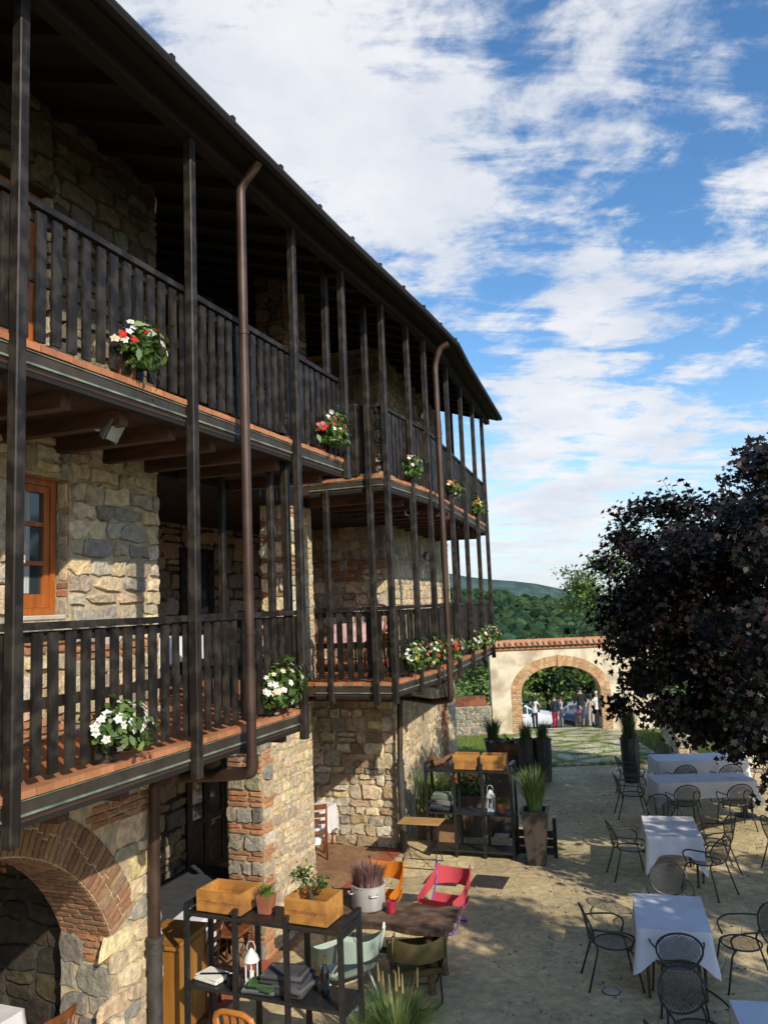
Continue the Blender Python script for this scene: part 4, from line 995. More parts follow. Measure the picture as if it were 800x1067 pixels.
# ---------------------------------------------------------------- steel shelving
def shelving(label,A,B,depth,heights,H=1.5,nf=4):
    """A,B: front corners on the ground; four ladder frames joined by trays"""
    A=Vector((*A,0));B=Vector((*B,0)); d=B-A; L=d.length; t=thing('steel_shelf',label,'shelf',A,math.atan2(d.y,d.x),'black steel shelving in the courtyard')
    xs=[L*i/(nf-1) for i in range(nf)]
    for x in xs:
        m=MB(); w=.045
        for y in (0,depth): m.box(x-w/2,x+w/2,y-w/2,y+w/2,0,H)
        m.box(x-w/2,x+w/2,w/2,depth-w/2,H-w,H); 
        for z in heights: m.box(x-w/2+.004,x+w/2-.004,w/2,depth-w/2,z-.07,z-.031)
        m.build('frame','blackmetal',t)
    for z in heights:
        m=MB(); m.box(-.01,L+.01,-.015,depth+.015,z-.028,z-.004); m.box(-.01,L+.01,-.03,-.016,z-.028,z+.004); m.build('tray','blackmetal',t)
    return t,math.atan2(d.y,d.x)
SA,SB=(-2.14,8.42),(-.56,7.74)
_,SR=shelving('black steel shelf nearest the camera carrying wooden crates, blankets and a wine bottle',SA,SB,.40,(.12,.74,1.42))
def onshelf(A,B,u,v,z):
    A=Vector(A);B=Vector(B); d=(B-A).normalized(); n=Vector((-d.y,d.x)); q=A+d*u+n*v; return (q.x,q.y,z)
SA2,SB2=(.55,14.62),(1.98,14.14)
_,SR2=shelving('black steel shelf farther off by the stone wall carrying crates, a lantern and plants',SA2,SB2,.40,(.12,.74,1.46),1.58)
def crate(label,loc,rz,w=.48,d=.33,h=.22,mark=True,group='wooden wine crates'):
    t=thing('wooden_crate',label,'crate',loc,rz,group); th=.016
    for y,nm in ((-d/2,'front_board'),(d/2-th,'back_board')):
        m=MB()
        for k in range(2): m.box(-w/2,w/2,y,y+th,.004+k*h/2,.004+(k+1)*h/2-.004)
        o=m.build(nm,'crate',t)
        if nm=='front_board' and mark:      # faint burnt brand: illegible script strokes
            s=MB(); random.seed(int(loc[0]*100)); x=-w*.28
            while x<w*.28:
                q=random.uniform(.018,.034); z0=h*.42
                s.tube([(x,y-.001,z0),(x+q*.3,y-.001,z0+random.uniform(.02,.05)),(x+q*.6,y-.001,z0-.004),(x+q,y-.001,z0+random.uniform(.0,.02))],.0022,4); x+=q*1.05
            s.build('brand_mark','brownwood',o)
    for x0 in (-w/2,w/2-th): m=MB(); m.box(x0,x0+th,-d/2+th,d/2-th,.004,h); m.build('side_board','crate',t)
    m=MB(); m.box(-w/2+th,w/2-th,-d/2+th,d/2-th,.004,.02); m.build('bottom_board','crate',t); return t
crate('empty golden wine crate on the left end of the nearest black shelf',onshelf(SA,SB,.36,.21,1.425),SR,.52,.36,.20)
crate('golden wine crate holding a small bonsai on the right end of the nearest black shelf',onshelf(SA,SB,1.34,.21,1.425),SR,.45,.35,.23)
# bonsai in the crate
def bonsai(loc,rz):
    t=thing('bonsai','small ficus bonsai with a swollen trunk growing in a wooden crate','plant',loc,rz)
    m=MB(); m.lathe([(.13,0),(.14,.02),(.13,.03)],(0,0,.0),16); m.build('soil','bark',t)
    m=MB()
    m.tube([(0,0,.02),(.005,0,.07),(.01,0,.13),(-.01,0,.19),(-.03,0,.24)],[.075,.065,.035,.018,.014],12)
    for a,b in (((-.06,.02,.0),(-.03,0,.08)),((.07,-.03,0),(.02,0,.08)),((.02,.07,0),(0,.02,.08))): m.tube([a,((a[0]+b[0])/2*1.1,(a[1]+b[1])/2,.05),b],[.02,.024,.03],8)
    m.tube([(-.02,0,.22),(-.08,.0,.30),(-.10,0,.37)],[.013,.009,.006],6); m.tube([(.0,0,.18),(.05,.02,.25),(.10,.02,.28)],[.012,.009,.006],6)
    m.build('trunk','bark',t,True)
    r=np.random.default_rng(5); p=np.concatenate([r.normal((-.10,0,.37),(.05,.05,.045),(110,3)),r.normal((.10,.02,.29),(.04,.04,.035),(70,3)),r.normal((-.04,0,.30),(.04,.03,.04),(40,3))])
    V,F,C=leafmesh(p,r.normal(size=(220,3))+np.array([0,0,1]),.045,FG,OVAL,8); build_leaves('foliage',V,F,C,'leaf',t)
bonsai(onshelf(SA,SB,1.32,.21,1.46),SR)
def smallpot(label,loc,pot,seed,h=.15,w=.07,square=True,gh=.14,nb=160,cols=GR):
    t=thing('potted_plant',label,'potted plant',loc,SR)
    m=MB()
    if square:
        vs=[];
        for z,ww in ((0,w*.8),(h,w),(h,w*.85),(h-.02,w*.85)): vs+=[(-ww,-ww,z),(ww,-ww,z),(ww,ww,z),(-ww,ww,z)]
        m.add(vs,[(3,2,1,0)]+[(i*4+k,i*4+(k+1)%4,(i+1)*4+(k+1)%4,(i+1)*4+k) for i in range(3) for k in range(4)]+[(12,13,14,15)])
    else: m.lathe([(w*.75,0),(w,h),(w*.86,h),(w*.85,h-.02)],(0,0,0),16)
    m.build('pot',pot,t,not square,angle=40)
    def pos(r): a=r.uniform(0,6.28); return r.normal(0,w*.35),r.normal(0,w*.35),h-.01,math.cos(a),math.sin(a),r.uniform(.5,1.1)
    blades('foliage',nb,pos,gh,.012,cols,.7,3,seed).build('foliage','grassblade',t)
smallpot('small dark red square pot of grass between the crates on the nearest shelf',onshelf(SA,SB,.80,.22,1.42),'terracotta',12,.17,.075)
# lower tray of the near shelf
t=thing('menu_booklets','open pile of white menu cards lying on the lower tray of the nearest shelf','menus',onshelf(SA,SB,.19,.17,.742),SR-.15)
random.seed(4)
for k in range(4):
    m=MB(); m.hull_box(Matrix.Translation((random.uniform(-.01,.01),random.uniform(-.01,.01),.006+k*.011))@Matrix.Rotation(random.uniform(-.12,.12),4,'Z'),(.30,.21,.009),.002); m.build('card','paper',t)
m=MB(); m.hull_box(Matrix.Translation((.02,.0,.048))@Matrix.Rotation(.5,4,'Z'),(.30,.035,.006),.002); m.build('strap','darkwood',t)
for k,(u,l) in enumerate(((.44,'left of two dark pewter cups beside the white lantern'),(.525,'right of two dark pewter cups beside the white lantern'))):
    t=thing('cup',l,'cup',onshelf(SA,SB,u,.10,.742),SR,'pewter cups on the shelf'); m=MB(); m.lathe([(.030,0),(.036,.09),(.033,.09),(.028,.008)],(0,0,0),16); m.build('body','castiron',t,True,angle=40); m=MB(); m.tube([(.034,0,.075),(.06,0,.07),(.06,0,.03),(.032,0,.02)],.005,6); m.build('handle','castiron',t,True)
def lantern(label,loc,rz,s=1.0):
    t=thing('lantern',label,'lantern',loc,rz,'white lanterns'); r=.075*s
    m=MB(); m.lathe([(r*1.25,0),(r*1.25,.02*s),(r*1.05,.03*s),(r*1.05,.05*s)],(0,0,0),6); m.build('base','white',t)
    for k in range(6):
        a=k*math.pi/3; m=MB(); m.box(-.006*s,.006*s,-.004*s,.004*s,.05*s,.24*s); m.build('strut','white',t,loc=(r*math.cos(a),r*math.sin(a),0),rz=a)
    m=MB(); m.lathe([(r*1.0,.24*s),(r*1.25,.25*s),(r*1.2,.265*s),(r*.95,.31*s),(r*.5,.355*s),(r*.16,.385*s),(0,.39*s)],(0,0,0),12,cap=False); m.build('roof','white',t,True,angle=40)
    m=MB(); m.lathe([(.028*s,.05*s),(.028*s,.14*s)],(0,0,0),12); m.build('candle','paper',t)
    m=MB(); m.tube([(-.05*s,0,.33*s),(-.055*s,0,.41*s),(-.03*s,0,.46*s),(.03*s,0,.46*s),(.055*s,0,.41*s),(.05*s,0,.33*s)],.005*s,6); m.build('handle','white',t,True)
lantern('white metal lantern with a loop handle on the lower tray of the nearest shelf',onshelf(SA,SB,.63,.19,.742),SR,.86)
def fabcol(c,n=1): return jit(c,.08)
def blanket(label,loc,rz,layers,cat='blanket',group='folded blankets'):
    """a stack of softly folded layers: (dx,dy,w,d,h,rot,colour)"""
    t=thing('blanket',label,cat,loc,rz,group); z=0
    for (dx,dy,w,d,h,ro,col) in layers:
        m=MB(); ph=random.uniform(0,6)
        def fn(u,v,w=w,d=d,h=h,ph=ph,z=z):
            a=u*2*math.pi; ex=(abs(math.cos(a))**.22)*math.copysign(1,math.cos(a)); ez=(abs(math.sin(a))**.38)*math.copysign(1,math.sin(a))
            y=(v-.5)*d; sag=.006*math.sin(v*5+ph)+.004*math.sin(u*7+ph)
            return (ex*w/2*(1+.015*math.sin(v*9+ph))+.012*math.sin(z*60+ph),y+.006*math.sin(u*6.28*2+ph),h/2+ez*h/2*(1+.08*math.sin(v*5+ph))+sag*abs(ez)+(0.0))
        m.grid(fn,20,10,0,col)
        for i in range(len(m.c)):
            if (i%20) in (2,3,11,12,16) : m.c[i]=tuple(x*.6 for x in col)
            elif (i%20) in (6,7): m.c[i]=tuple(min(1,x*1.7) for x in col)
        n=21
        m.f.append(tuple(range(n-1))[::-1]); m.mi.append(0); m.c.append(col); o=10*n; m.f.append(tuple(o+i for i in range(n-1))); m.mi.append(0); m.c.append(col)
        o=m.build('fold','fabric',t,True,loc=(dx,dy,z),rz=ro); z+=h*.82
    return t
random.seed(15)
blanket('pile of folded charcoal grey blankets on the lower tray of the nearest shelf',onshelf(SA,SB,1.02,.21,.745),SR,[(0,0,.50,.34,.05,.06,(.055,.055,.06)),(.02,.0,.48,.33,.05,-.08,(.095,.095,.10)),(.0,.01,.46,.32,.045,.1,(.06,.06,.065)),(-.03,.01,.42,.30,.045,.16,(.085,.085,.09))])
blanket('crumpled dark green blanket at the front of the lower tray of the nearest shelf',onshelf(SA,SB,.80,.10,.745),SR+.1,[(0,0,.34,.20,.035,.1,(.12,.125,.13)),(.0,.0,.30,.19,.035,-.12,(.04,.085,.035)),(.01,.0,.27,.18,.03,.15,(.05,.095,.04))])
t=thing('wine_bottle','dark wine bottle with gold foil standing on the lower tray of the nearest shelf','bottle',onshelf(SA,SB,1.43,.22,.742),SR)
m=MB(); m.lathe([(.030,0),(.042,.006),(.043,.02),(.043,.19),(.036,.225),(.018,.265),(.0145,.30),(.0145,.31)],(0,0,0),20); m.build('body','bottle',t,True,angle=40)
m=MB(); m.lathe([(.0162,.262),(.0165,.335),(.0175,.337),(.0175,.348),(.0,.349)],(0,0,0),16,cap=False); m.build('foil','gold',t,True,angle=40)
m=MB(); m.lathe([(.0436,.06),(.0436,.15)],(0,0,0),20,cap=False); m.build('label','darkcloth',t,True)
# second shelf: contents
crate('small golden wine crate in the middle bay on top of the far shelf',onshelf(SA2,SB2,.70,.2,1.465),SR2,.42,.30,.25,False)
crate('small golden wine crate in the right bay on top of the far shelf',onshelf(SA2,SB2,1.20,.2,1.465),SR2,.42,.30,.25,False)
for k,(u,v,rz,l) in enumerate(((.17,.22,.35,'split log lying on the left bay of the far shelf, lower one'),(.28,.2,.8,'long dark log leaning across the left bay of the far shelf'),(.08,.18,-.3,'short thick log at the left end of the far shelf'))):
    t=thing('log',l,'log',onshelf(SA2,SB2,u,v,1.50+.03*k),SR2+rz,'logs on the far shelf'); L2=(.22,.42,.16)[k]
    m=MB(); m.tube([(-L2/2,0,.02),(0,.006,.03+.02*k),(L2/2,0,.04+.09*(k==1))],[.05,.055,.045],9); m.build('bark','log',t,True,angle=50); m=MB(); m.lathe([(.045,0),(.0,.003)],(L2/2,0,.04+.09*(k==1)),9,axis=(1,0,.1),cap=False); m.build('cut_end','crate',t)
random.seed(22)
blanket('grey and green blankets stuffed in the left bay of the far shelf',onshelf(SA2,SB2,.24,.2,.745),SR2,[(0,0,.42,.32,.10,.1,(.05,.06,.075)),(.0,.0,.40,.30,.09,-.1,(.16,.17,.16)),(.0,.0,.38,.28,.08,.1,(.11,.15,.10)),(-.02,0,.3,.26,.06,.1,(.17,.19,.16))])
lantern('white lantern with a tall loop handle on the right bay of the far shelf',onshelf(SA2,SB2,1.10,.2,.742),SR2,.95)
smallpot('small terracotta pot with a tuft of green on the right bay of the far shelf',onshelf(SA2,SB2,1.30,.12,.742),'terracotta',23,.16,.085,False,.14)
# things behind the far shelf
def bigbox(name,label,cat,loc,rz,w,d,h,mt):
    t=thing(name,label,cat,loc,rz); m=MB(); th=.03
    for x0,x1,y0,y1 in ((-w/2,w/2,-d/2,-d/2+th),(-w/2,w/2,d/2-th,d/2),(-w/2,-w/2+th,-d/2+th,d/2-th),(w/2-th,w/2,-d/2+th,d/2-th)): m.box(x0,x1,y0,y1,0,h)
    m.build('box',mt,t); m=MB(); m.box(-w/2+th,w/2-th,-d/2+th,d/2-th,h-.09,h-.05); m.build('soil','bark',t); return t
r=np.random.default_rng(90)
t=bigbox('wooden_planter','tall wooden planter of orange marigolds and green leaves behind the far shelf','planter',(1.42,15.85,0),SR2,.62,.5,.75,'planterwood')
p=r.normal((0,0,.92),(.24,.18,.14),(420,3)); V,F,C=leafmesh(p,r.normal(size=(420,3))+np.array([0,-.3,1]),.11,FG,OVAL,91); build_leaves('foliage',V,F,C,'leaf',t)
m=MB()
for i in range(26): flower_mesh(m,(r.normal(0,.2),r.normal(-.05,.16),1.05+r.normal(0,.08)),(0,-.4,1),.055,jit(random.choice([OR,(.55,.2,.06),RD]),.1),r,6)
m.build('blossoms','petal',t)
t=bigbox('wooden_planter','low planter of tall green stems against the wall behind the far shelf','planter',(.72,15.7,0),SR2,.55,.45,.5,'planterwood')
def pp(r): a=r.uniform(0,6.28); return r.normal(0,.15),r.normal(0,.12),.42,math.cos(a),math.sin(a),r.uniform(.5,1.1)
blades('foliage',420,pp,.85,.025,GR,.35,3,33).build('foliage','grassblade',t)
t=thing('screen_panel','dark brown wooden panel standing behind the right bay of the far shelf','panel',(1.98,15.6,0),SR2); m=MB()
m.box(-.22,.22,-.02,.02,.05,1.35,bev=.006); m.build('board','brownplanter',t); 
for x0 in (-.2,.15): m=MB(); m.box(x0,x0+.05,-.12,.12,0,.05); m.build('foot','blackmetal',t)
t=thing('cardboard_box','plain brown cardboard box on the ground beside the folding bench','box',(.92,15.1,0),SR2+.1); m=MB(); m.box(-.2,.2,-.16,.16,0,.42,bev=.006); m.build('body','cardboard',t); 
for y0,y1 in ((-.155,-.002),(.002,.155)): m=MB(); m.box(-.2,.2,y0,y1,.421,.427); m.build('flap','cardboard',t)
# folding slat table (bench) in front of the far shelf
t=thing('folding_table','small folding table with a slatted wooden top on thin wire legs','table',(.42,14.12,0),SR2)
for k in range(6):
    m=MB(); m.box(-.36,.36,-.21+k*.07,-.21+k*.07+.064,.70,.722,bev=.003); m.build('slat','benchwood',t)
for x in (-.28,.28):
    m=MB(); m.tube([(x,-.2,.69),(x,.24,.02),(x,.24,.0)],.009,6); m.tube([(x,.2,.69),(x,-.24,.02),(x,-.24,.0)],.009,6); m.build('leg','blackmetal',t)
for y in (-.24,.24): m=MB(); m.tube([(-.28,y,.01),(.28,y,.01)],.008,6); m.build('stretcher','blackmetal',t)
# ---------------------------------------------------------------- planters with grasses
def grassplant(t,z,n,h,w,spread,cols,seed,bend=.55,lean=0):
    def pos(r): a=r.uniform(0,6.28); q=spread*math.sqrt(r.random()); return q*math.cos(a),q*math.sin(a),z,math.cos(a)*r.uniform(.2,1.1),math.sin(a)*r.uniform(.2,1.1),r.uniform(.55,1.15)
    return blades('grass',n,pos,h,w,cols,bend,4,seed).build('grass','grassblade',t)
OG=[(.13,.21,.05),(.16,.24,.06),(.10,.17,.04),(.21,.26,.10)]
DG=[(.05,.085,.022),(.07,.10,.03),(.04,.07,.02)]
def taper(t,w0,w1,h,mt,rim=True):
    m=MB(); vs=[]
    for z,w in ((0,w0),(h-.05,w1),(h-.05,w1+.02),(h,w1+.02),(h,w1-.03),(h-.06,w1-.03)): vs+=[(-w,-w,z),(w,-w,z),(w,w,z),(-w,w,z)]
    m.add(vs,[(3,2,1,0)]+[(i*4+k,i*4+(k+1)%4,(i+1)*4+(k+1)%4,(i+1)*4+k) for i in range(5) for k in range(4)]+[(20,21,22,23)]); m.build('pot',mt,t)
t=thing('tall_planter','tall tapered brown planter of bright ornamental grass beside the far shelf','planter',(2.33,13.95,0),R(-15)); taper(t,.14,.21,.88,'brownplanter'); grassplant(t,.84,520,.75,.014,.12,OG,401)
t=thing('potted_grass','big tuft of bright ornamental grass at the bottom edge of the picture','plant',(-.08,8.12,0)); 
m=MB(); m.lathe([(.2,0),(.26,.16),(.28,.18),(.28,.22),(.24,.22),(.23,.18)],(0,0,0),20); m.build('pot','darkpot',t,True,angle=40); grassplant(t,.18,1500,.56,.010,.17,OG,405,.95)
m=MB()
rr=np.random.default_rng(6)
for i in range(7): a=rr.uniform(0,6.28); q=rr.uniform(.05,.22); m.tube([(0,0,.2),(q*math.cos(a)*.6,q*math.sin(a)*.6,.6),(q*math.cos(a),q*math.sin(a),.8+rr.uniform(0,.12))],[.003,.003,.002],4,0,(.3,.24,.10)); m.tube([(q*math.cos(a),q*math.sin(a),.75),(q*math.cos(a)*1.05,q*math.sin(a)*1.05,.92)],[.012,.004],6,0,(.36,.28,.14))
m.build('seed_head','grassblade',t)
for k,(x,y,l) in enumerate(((3.42,19.95,'pair of tall black planters with dark grass at the left of the path step'),(5.66,19.7,'pair of tall black planters with long grass at the right of the path step'))):
    t=thing('tall_planter',l,'planter',(x,y,0),(R(-8),R(70))[k],'black planters flanking the path')
    for sx in (-.2,.2):
        m=MB(); m.lathe([(.17,0),(.20,.55),(.205,.96),(.215,.97),(.215,1.02),(.18,1.02),(.18,.97)],(sx,0,0),8); m.build('pot','darkpot',t)
        def pos(r,sx=sx): a=r.uniform(0,6.28); q=.14*math.sqrt(r.random()); return sx+q*math.cos(a),q*math.sin(a),.98,math.cos(a)*r.uniform(.1,.9),math.sin(a)*r.uniform(.1,.9),r.uniform(.5,1.15)
        blades('grass',200,pos,(.5,.85)[k],.014,DG,.45,3,410+k*7+int(sx*10)).build('grass','grassblade',t)
t=thing('tall_planter','dark planter of feathery grass on the lawn behind the far shelf','planter',(2.75,22.6,0)); taper(t,.16,.22,.6,'darkpot'); grassplant(t,.55,420,.75,.014,.14,DG,430)
t=thing('stone_bowl','long rust brown trough full of flowers at the edge of the lawn','planter',(3.15,21.2,0),R(-6))
m=MB(); m.grid(lambda u,v: (( .62*math.cos(u*6.2832))*(.55+.45*math.sin(v*1.45)),(.24*math.sin(u*6.2832))*(.55+.45*math.sin(v*1.45)),.42+.30*v),24,6); m.build('bowl','corten',t,True)
m=MB(); m.box(-.3,.3,-.09,.09,0,.43); m.build('foot','darkpot',t)
m=MB(); m.lathe([(.58,.0),(.0,.02)],(0,0,0),24,cap=False); o=m.build('soil','bark',t,loc=(0,0,.66)); o.scale=(1,.38,1)
r=np.random.default_rng(44); p=r.normal((0,0,.74),(.28,.1,.04),(260,3)); V,F,C=leafmesh(p,r.normal(size=(260,3))+np.array([0,0,1]),.10,[(.07,.05,.02),(.10,.05,.03),(.06,.09,.02)],OVAL,45); build_leaves('foliage',V,F,C,'leaf',t)
# dark timber rack behind the tall planter
t=thing('timber_rack','low dark timber rack with two uprights right behind the tapered planter','rack',(2.36,14.28,0),R(-18))
for x in (-.34,.34):
    m=MB(); m.bar((x,.02,0),(x*1.03,-.03,.66),.05,.06); m.build('upright','darkwood',t)
for z in (.05,.19,.33):
    m=MB(); m.box(-.31,.31,0,.05,z,z+.11); m.build('board','darkwood',t)
# iron drain covers and plate
for k,(x,y,rz,l) in enumerate(((.72,13.35,R(-20),'square iron drain cover behind the pink chair'),(1.42,13.15,R(-20),'square iron drain cover in the open paving right of the pink chair'))):
    t=thing('drain_cover',l,'drain cover',(x,y,.002),rz,'iron drain covers'); m=MB(); m.box(-.27,.27,-.27,.27,0,.012,bev=.003); m.build('plate','brownplanter',t)
    m=MB(); [m.box(-.2,.2,-.2+.1*i,-.17+.1*i,.013,.017) for i in range(5)]; m.build('ribs','castiron',t)
t=thing('paving_disc','small round pale disc set in the paving left of the nearest dining table','disc',(2.32,9.5,.0)); m=MB(); m.lathe([(.09,0),(.09,.008),(.075,.012),(.0,.012)],(0,0,0),20,cap=False); m.build('disc','capstone',t); m=MB(); m.lathe([(.105,0),(.105,.005),(.09,.006)],(0,0,0),20,cap=False); m.build('ring','castiron',t)
# ---------------------------------------------------------------- rustic table, pot, candle, camp chairs
t=thing('rustic_table','heavy dark rustic plank table with a ragged edge between the camp chairs','table',(-.20,10.08,0),R(-21))
r=np.random.default_rng(12)
def slab(u,v):
    x=(u-.5)*1.75; y=(v-.5)*.72
    if u in (0,1): x+=r.uniform(-.05,.05)
    if v in (0,1): y+=.03*math.sin(x*9)+r.uniform(-.012,.012)
    return (x,y,.735+.008*math.sin(x*14+y*9))
m=MB(); top=[slab(i/16,j/6) for j in range(7) for i in range(17)]
n=17; m.add(top,[(j*n+i,j*n+i+1,(j+1)*n+i+1,(j+1)*n+i) for j in range(6) for i in range(16)])
ring=[i for i in range(17)]+[j*n+16 for j in range(1,7)]+[6*n+i for i in range(15,-1,-1)]+[j*n for j in range(5,0,-1)]
lo=[(top[i][0]*.985,top[i][1]*.97,.66) for i in ring]; k=len(ring); m.add([top[i] for i in ring]+lo,[(k+i,k+(i+1)%k,(i+1)%k,i) for i in range(k)]+[tuple(range(k,2*k))[::-1]])
m.build('top','rustic',t)
for x in (-.62,.62):
    for y in (-.22,.22): m=MB(); m.tube([(x*1.08,y*1.15,0),(x*1.02,y,.35),(x,y*.95,.67)],[.045,.05,.055],8); m.build('leg','rustic',t,True,angle=50)
m=MB(); m.tube([(-.62,0,.3),(.62,0,.3)],.035,8); m.build('stretcher','rustic',t,True)
TT=Matrix.Rotation(R(-21),3,'Z')
def ontable(x,y,z): q=TT@Vector((x,y,0)); return (-.20+q.x,10.08+q.y,z)
t=thing('stock_pot','dented aluminium stock pot planted with dry purple heather on the rustic table','planter',ontable(-.22,.08,.745),R(20))
m=MB(); m.lathe([(.19,0),(.205,.02),(.205,.26),(.213,.265),(.213,.278),(.19,.278),(.19,.22)],(0,0,0),28); m.build('pot','alu',t,True,angle=40)
for s_ in (-1,1): m=MB(); m.tube(arcpts([(s_*.205,-.05,.20),(s_*.25,-.05,.20),(s_*.25,.05,.20),(s_*.205,.05,.20)],.02),.008,6); m.build('handle','alu',t,True)
m=MB(); m.tube(arcpts([(-.05,-.205,.20),(-.05,-.245,.19),(.05,-.245,.19),(.05,-.205,.20)],.02),.008,6); m.build('handle','alu',t,True)
m=MB(); m.lathe([(.188,.22),(.0,.23)],(0,0,0),20,cap=False); m.build('soil','bark',t)
def hp(r): a=r.uniform(0,6.28); q=.17*math.sqrt(r.random()); return q*math.cos(a),q*math.sin(a),.22,math.cos(a)*r.uniform(.2,1.3),math.sin(a)*r.uniform(.2,1.3),r.uniform(.5,1.1)
b=blades('heather',900,hp,.34,.014,[(.25,.14,.12),(.30,.18,.15),(.20,.12,.09),(.22,.10,.11)],.45,3,55); b.build('heather','grassblade',t)
t=thing('candle_cup','dark pink glass candle cup on the rustic table','candle',ontable(.10,.0,.745)); m=MB(); m.lathe([(.055,0),(.058,.01),(.058,.125),(.052,.125),(.05,.02)],(0,0,0),20); m.build('glass','pinkcup',t,True,angle=40); m=MB(); m.lathe([(.049,.02),(.049,.07)],(0,0,0),16); m.build('wax','paper',t)
def campchair(label,loc,rz,col,metal,name='camp_chair'):
    """low sling chair: folding tube frame, hammock seat, tall back band; sitter faces local +y"""
    t=thing(name,label,'camp chair',loc,rz,'folding camp chairs round the rustic table')
    w=.28
    for s_ in (-1,1):
        m=MB(); m.tube(arcpts([(s_*w,-.36,.84),(s_*w*.96,-.28,.55),(s_*w*.9,.22,.03),(s_*w*.5,.28,.012),(0,.28,.012)],.06),.0125,8); m.build('leg',metal,t,True)
        m=MB(); m.tube(arcpts([(s_*w*1.02,.34,.50),(s_*w*1.0,.18,.40),(s_*w*.86,-.26,.03),(s_*w*.5,-.32,.012),(0,-.32,.012)],.06),.0125,8); m.build('leg',metal,t,True)
    def seat(u,v):
        x=(u-.5)*2*w; c=1-(2*u-1)**2
        P=[(.34,.50),(.20,.36),(.0,.29),(-.16,.31),(-.25,.40)]
        k=min(int(v*4),3); f=v*4-k; y=P[k][0]*(1-f)+P[k+1][0]*f; z=P[k][1]*(1-f)+P[k+1][1]*f
        return (x,y,z-.045*c*math.sin(math.pi*min(1,v*1.1)))
    def back(u,v):
        x=(u-.5)*2*(w+.01); c=1-(2*u-1)**2
        return (x,-.25-.09*v-.15*c*(1-.2*v),.52+.27*v-.012*c*math.sin(v*3.14)-.05*c*v)
    def armb(s_): return lambda u,v: (s_*(w+.012+.03*math.sin(u*3.14)),-.26-.07*v+(.62+.05*v)*u,(.54+.22*v)*(1-u)+(.40+.13*v)*u-.05*math.sin(u*3.14))
    for fn,nm in ((seat,'seat'),(back,'backrest'),(armb(-1),'arm_band'),(armb(1),'arm_band')):
        m=MB(); m.grid(fn,14,12,0,col)
        q=[(v[0],v[1]-.007,v[2]-.006) for v in m.v]; k=len(m.v); nf=len(m.f)
        m.v+= q; m.f+=[tuple(k+i for i in f)[::-1] for f in m.f[:nf]]; m.mi+=[0]*nf; m.c+=[tuple(x*.85 for x in col)]*nf
        o=m.build(nm,'fabric',t,True)
        if nm=='backrest':
            for s_ in (-1,1): h=MB(); h.tube([(s_*(w+.012),-.245,.51),(s_*(w+.012),-.345,.80)],.018,8,0,tuple(x*.9 for x in col)); h.build('hem','fabric',o,True)
        elif nm=='seat':
            for s_ in (-1,1): h=MB(); h.tube([(s_*(w+.005),p,z+.004) for p,z in ((.345,.50),(.20,.37),(.0,.30),(-.16,.32),(-.25,.41))],.014,6,0,tuple(x*.9 for x in col)); h.build('hem','fabric',o,True)
    return t
campchair('pink red canvas camp chair with violet tube legs beyond the rustic table',(.62,11.45,0),facing(-.75,-1.0)+R(8),(.52,.07,.085),'purplemetal').scale=(.9,.9,.9)
campchair('orange canvas camp chair behind the heather pot',(-.28,11.75,0),facing(-.35,-1.0),(.60,.19,.02),'blackmetal').scale=(.92,.92,.92)
campchair('mint green canvas camp chair with white legs at the left of the rustic table',(-.62,9.62,0),facing(-.55,.8),(.42,.52,.44),'white')
campchair('olive brown canvas camp chair with black legs seen from behind at the rustic table',(.16,9.55,0),facing(-.12,1.0),(.16,.13,.055),'blackmetal')
# ---------------------------------------------------------------- wooden chairs and tables under the arcade
def woodchair(label,loc,rz,round_top=False,group='brown wooden dining chairs',mt='brownwood'):
    t=thing('wooden_chair',label,'chair',loc,rz,group)
    m=MB(); m.hull_box(Matrix.Translation((0,0,.45)),(.42,.42,.04),.012); m.build('seat',mt,t)
    for x in (-.18,.18):
        m=MB(); m.tube([(x,.18,0),(x*.97,.18,.43)],[.017,.022],8); m.build('leg',mt,t,True)
        m=MB(); m.tube([(x,-.22,0),(x*.98,-.19,.43),(x,-.20,.6),(x*1.02,-.27,.92)],[.017,.022,.02,.017],8); m.build('leg',mt,t,True)
    b=MB()
    if round_top:
        b.tube(arcpts([(-.19,-.22,.62),(-.20,-.27,.88),(-.12,-.28,.94),(.12,-.28,.94),(.20,-.27,.88),(.19,-.22,.62)],.07),.024,8)
        for x in (-.08,0,.08): b.bar((x,-.20,.47),(x,-.275,.92),.045,.014)
    else:
        for z,h in ((.62,.06),(.74,.06),(.88,.09)): b.grid(lambda u,v,z=z,h=h: ((u-.5)*.37,-.19-(z+v*h-.55)*.2-.03*(1-(2*u-1)**2),z+v*h),8,2); b.grid(lambda u,v,z=z,h=h: ((.5-u)*.37,-.208-(z+v*h-.55)*.2-.03*(1-(2*u-1)**2),z+v*h),8,2)
    b.build('backrest',mt,t,True,angle=40)
    m=MB(); m.tube([(-.18,.18,.22),(.18,.18,.22)],.012,6); m.build('stretcher',mt,t,True); m=MB(); m.tube([(-.18,-.2,.25),(.18,-.2,.25)],.012,6); m.build('stretcher',mt,t,True)
    return t
M['goldchair']=mat('honey_chair_wood',(.46,.17,.03),(.34,.11,.02),14,.4,.05,40)
woodchair('honey coloured round backed wooden chair in front of the nearest black shelf',(-1.37,7.62,0),facing(.4,.92),True,mt='goldchair')
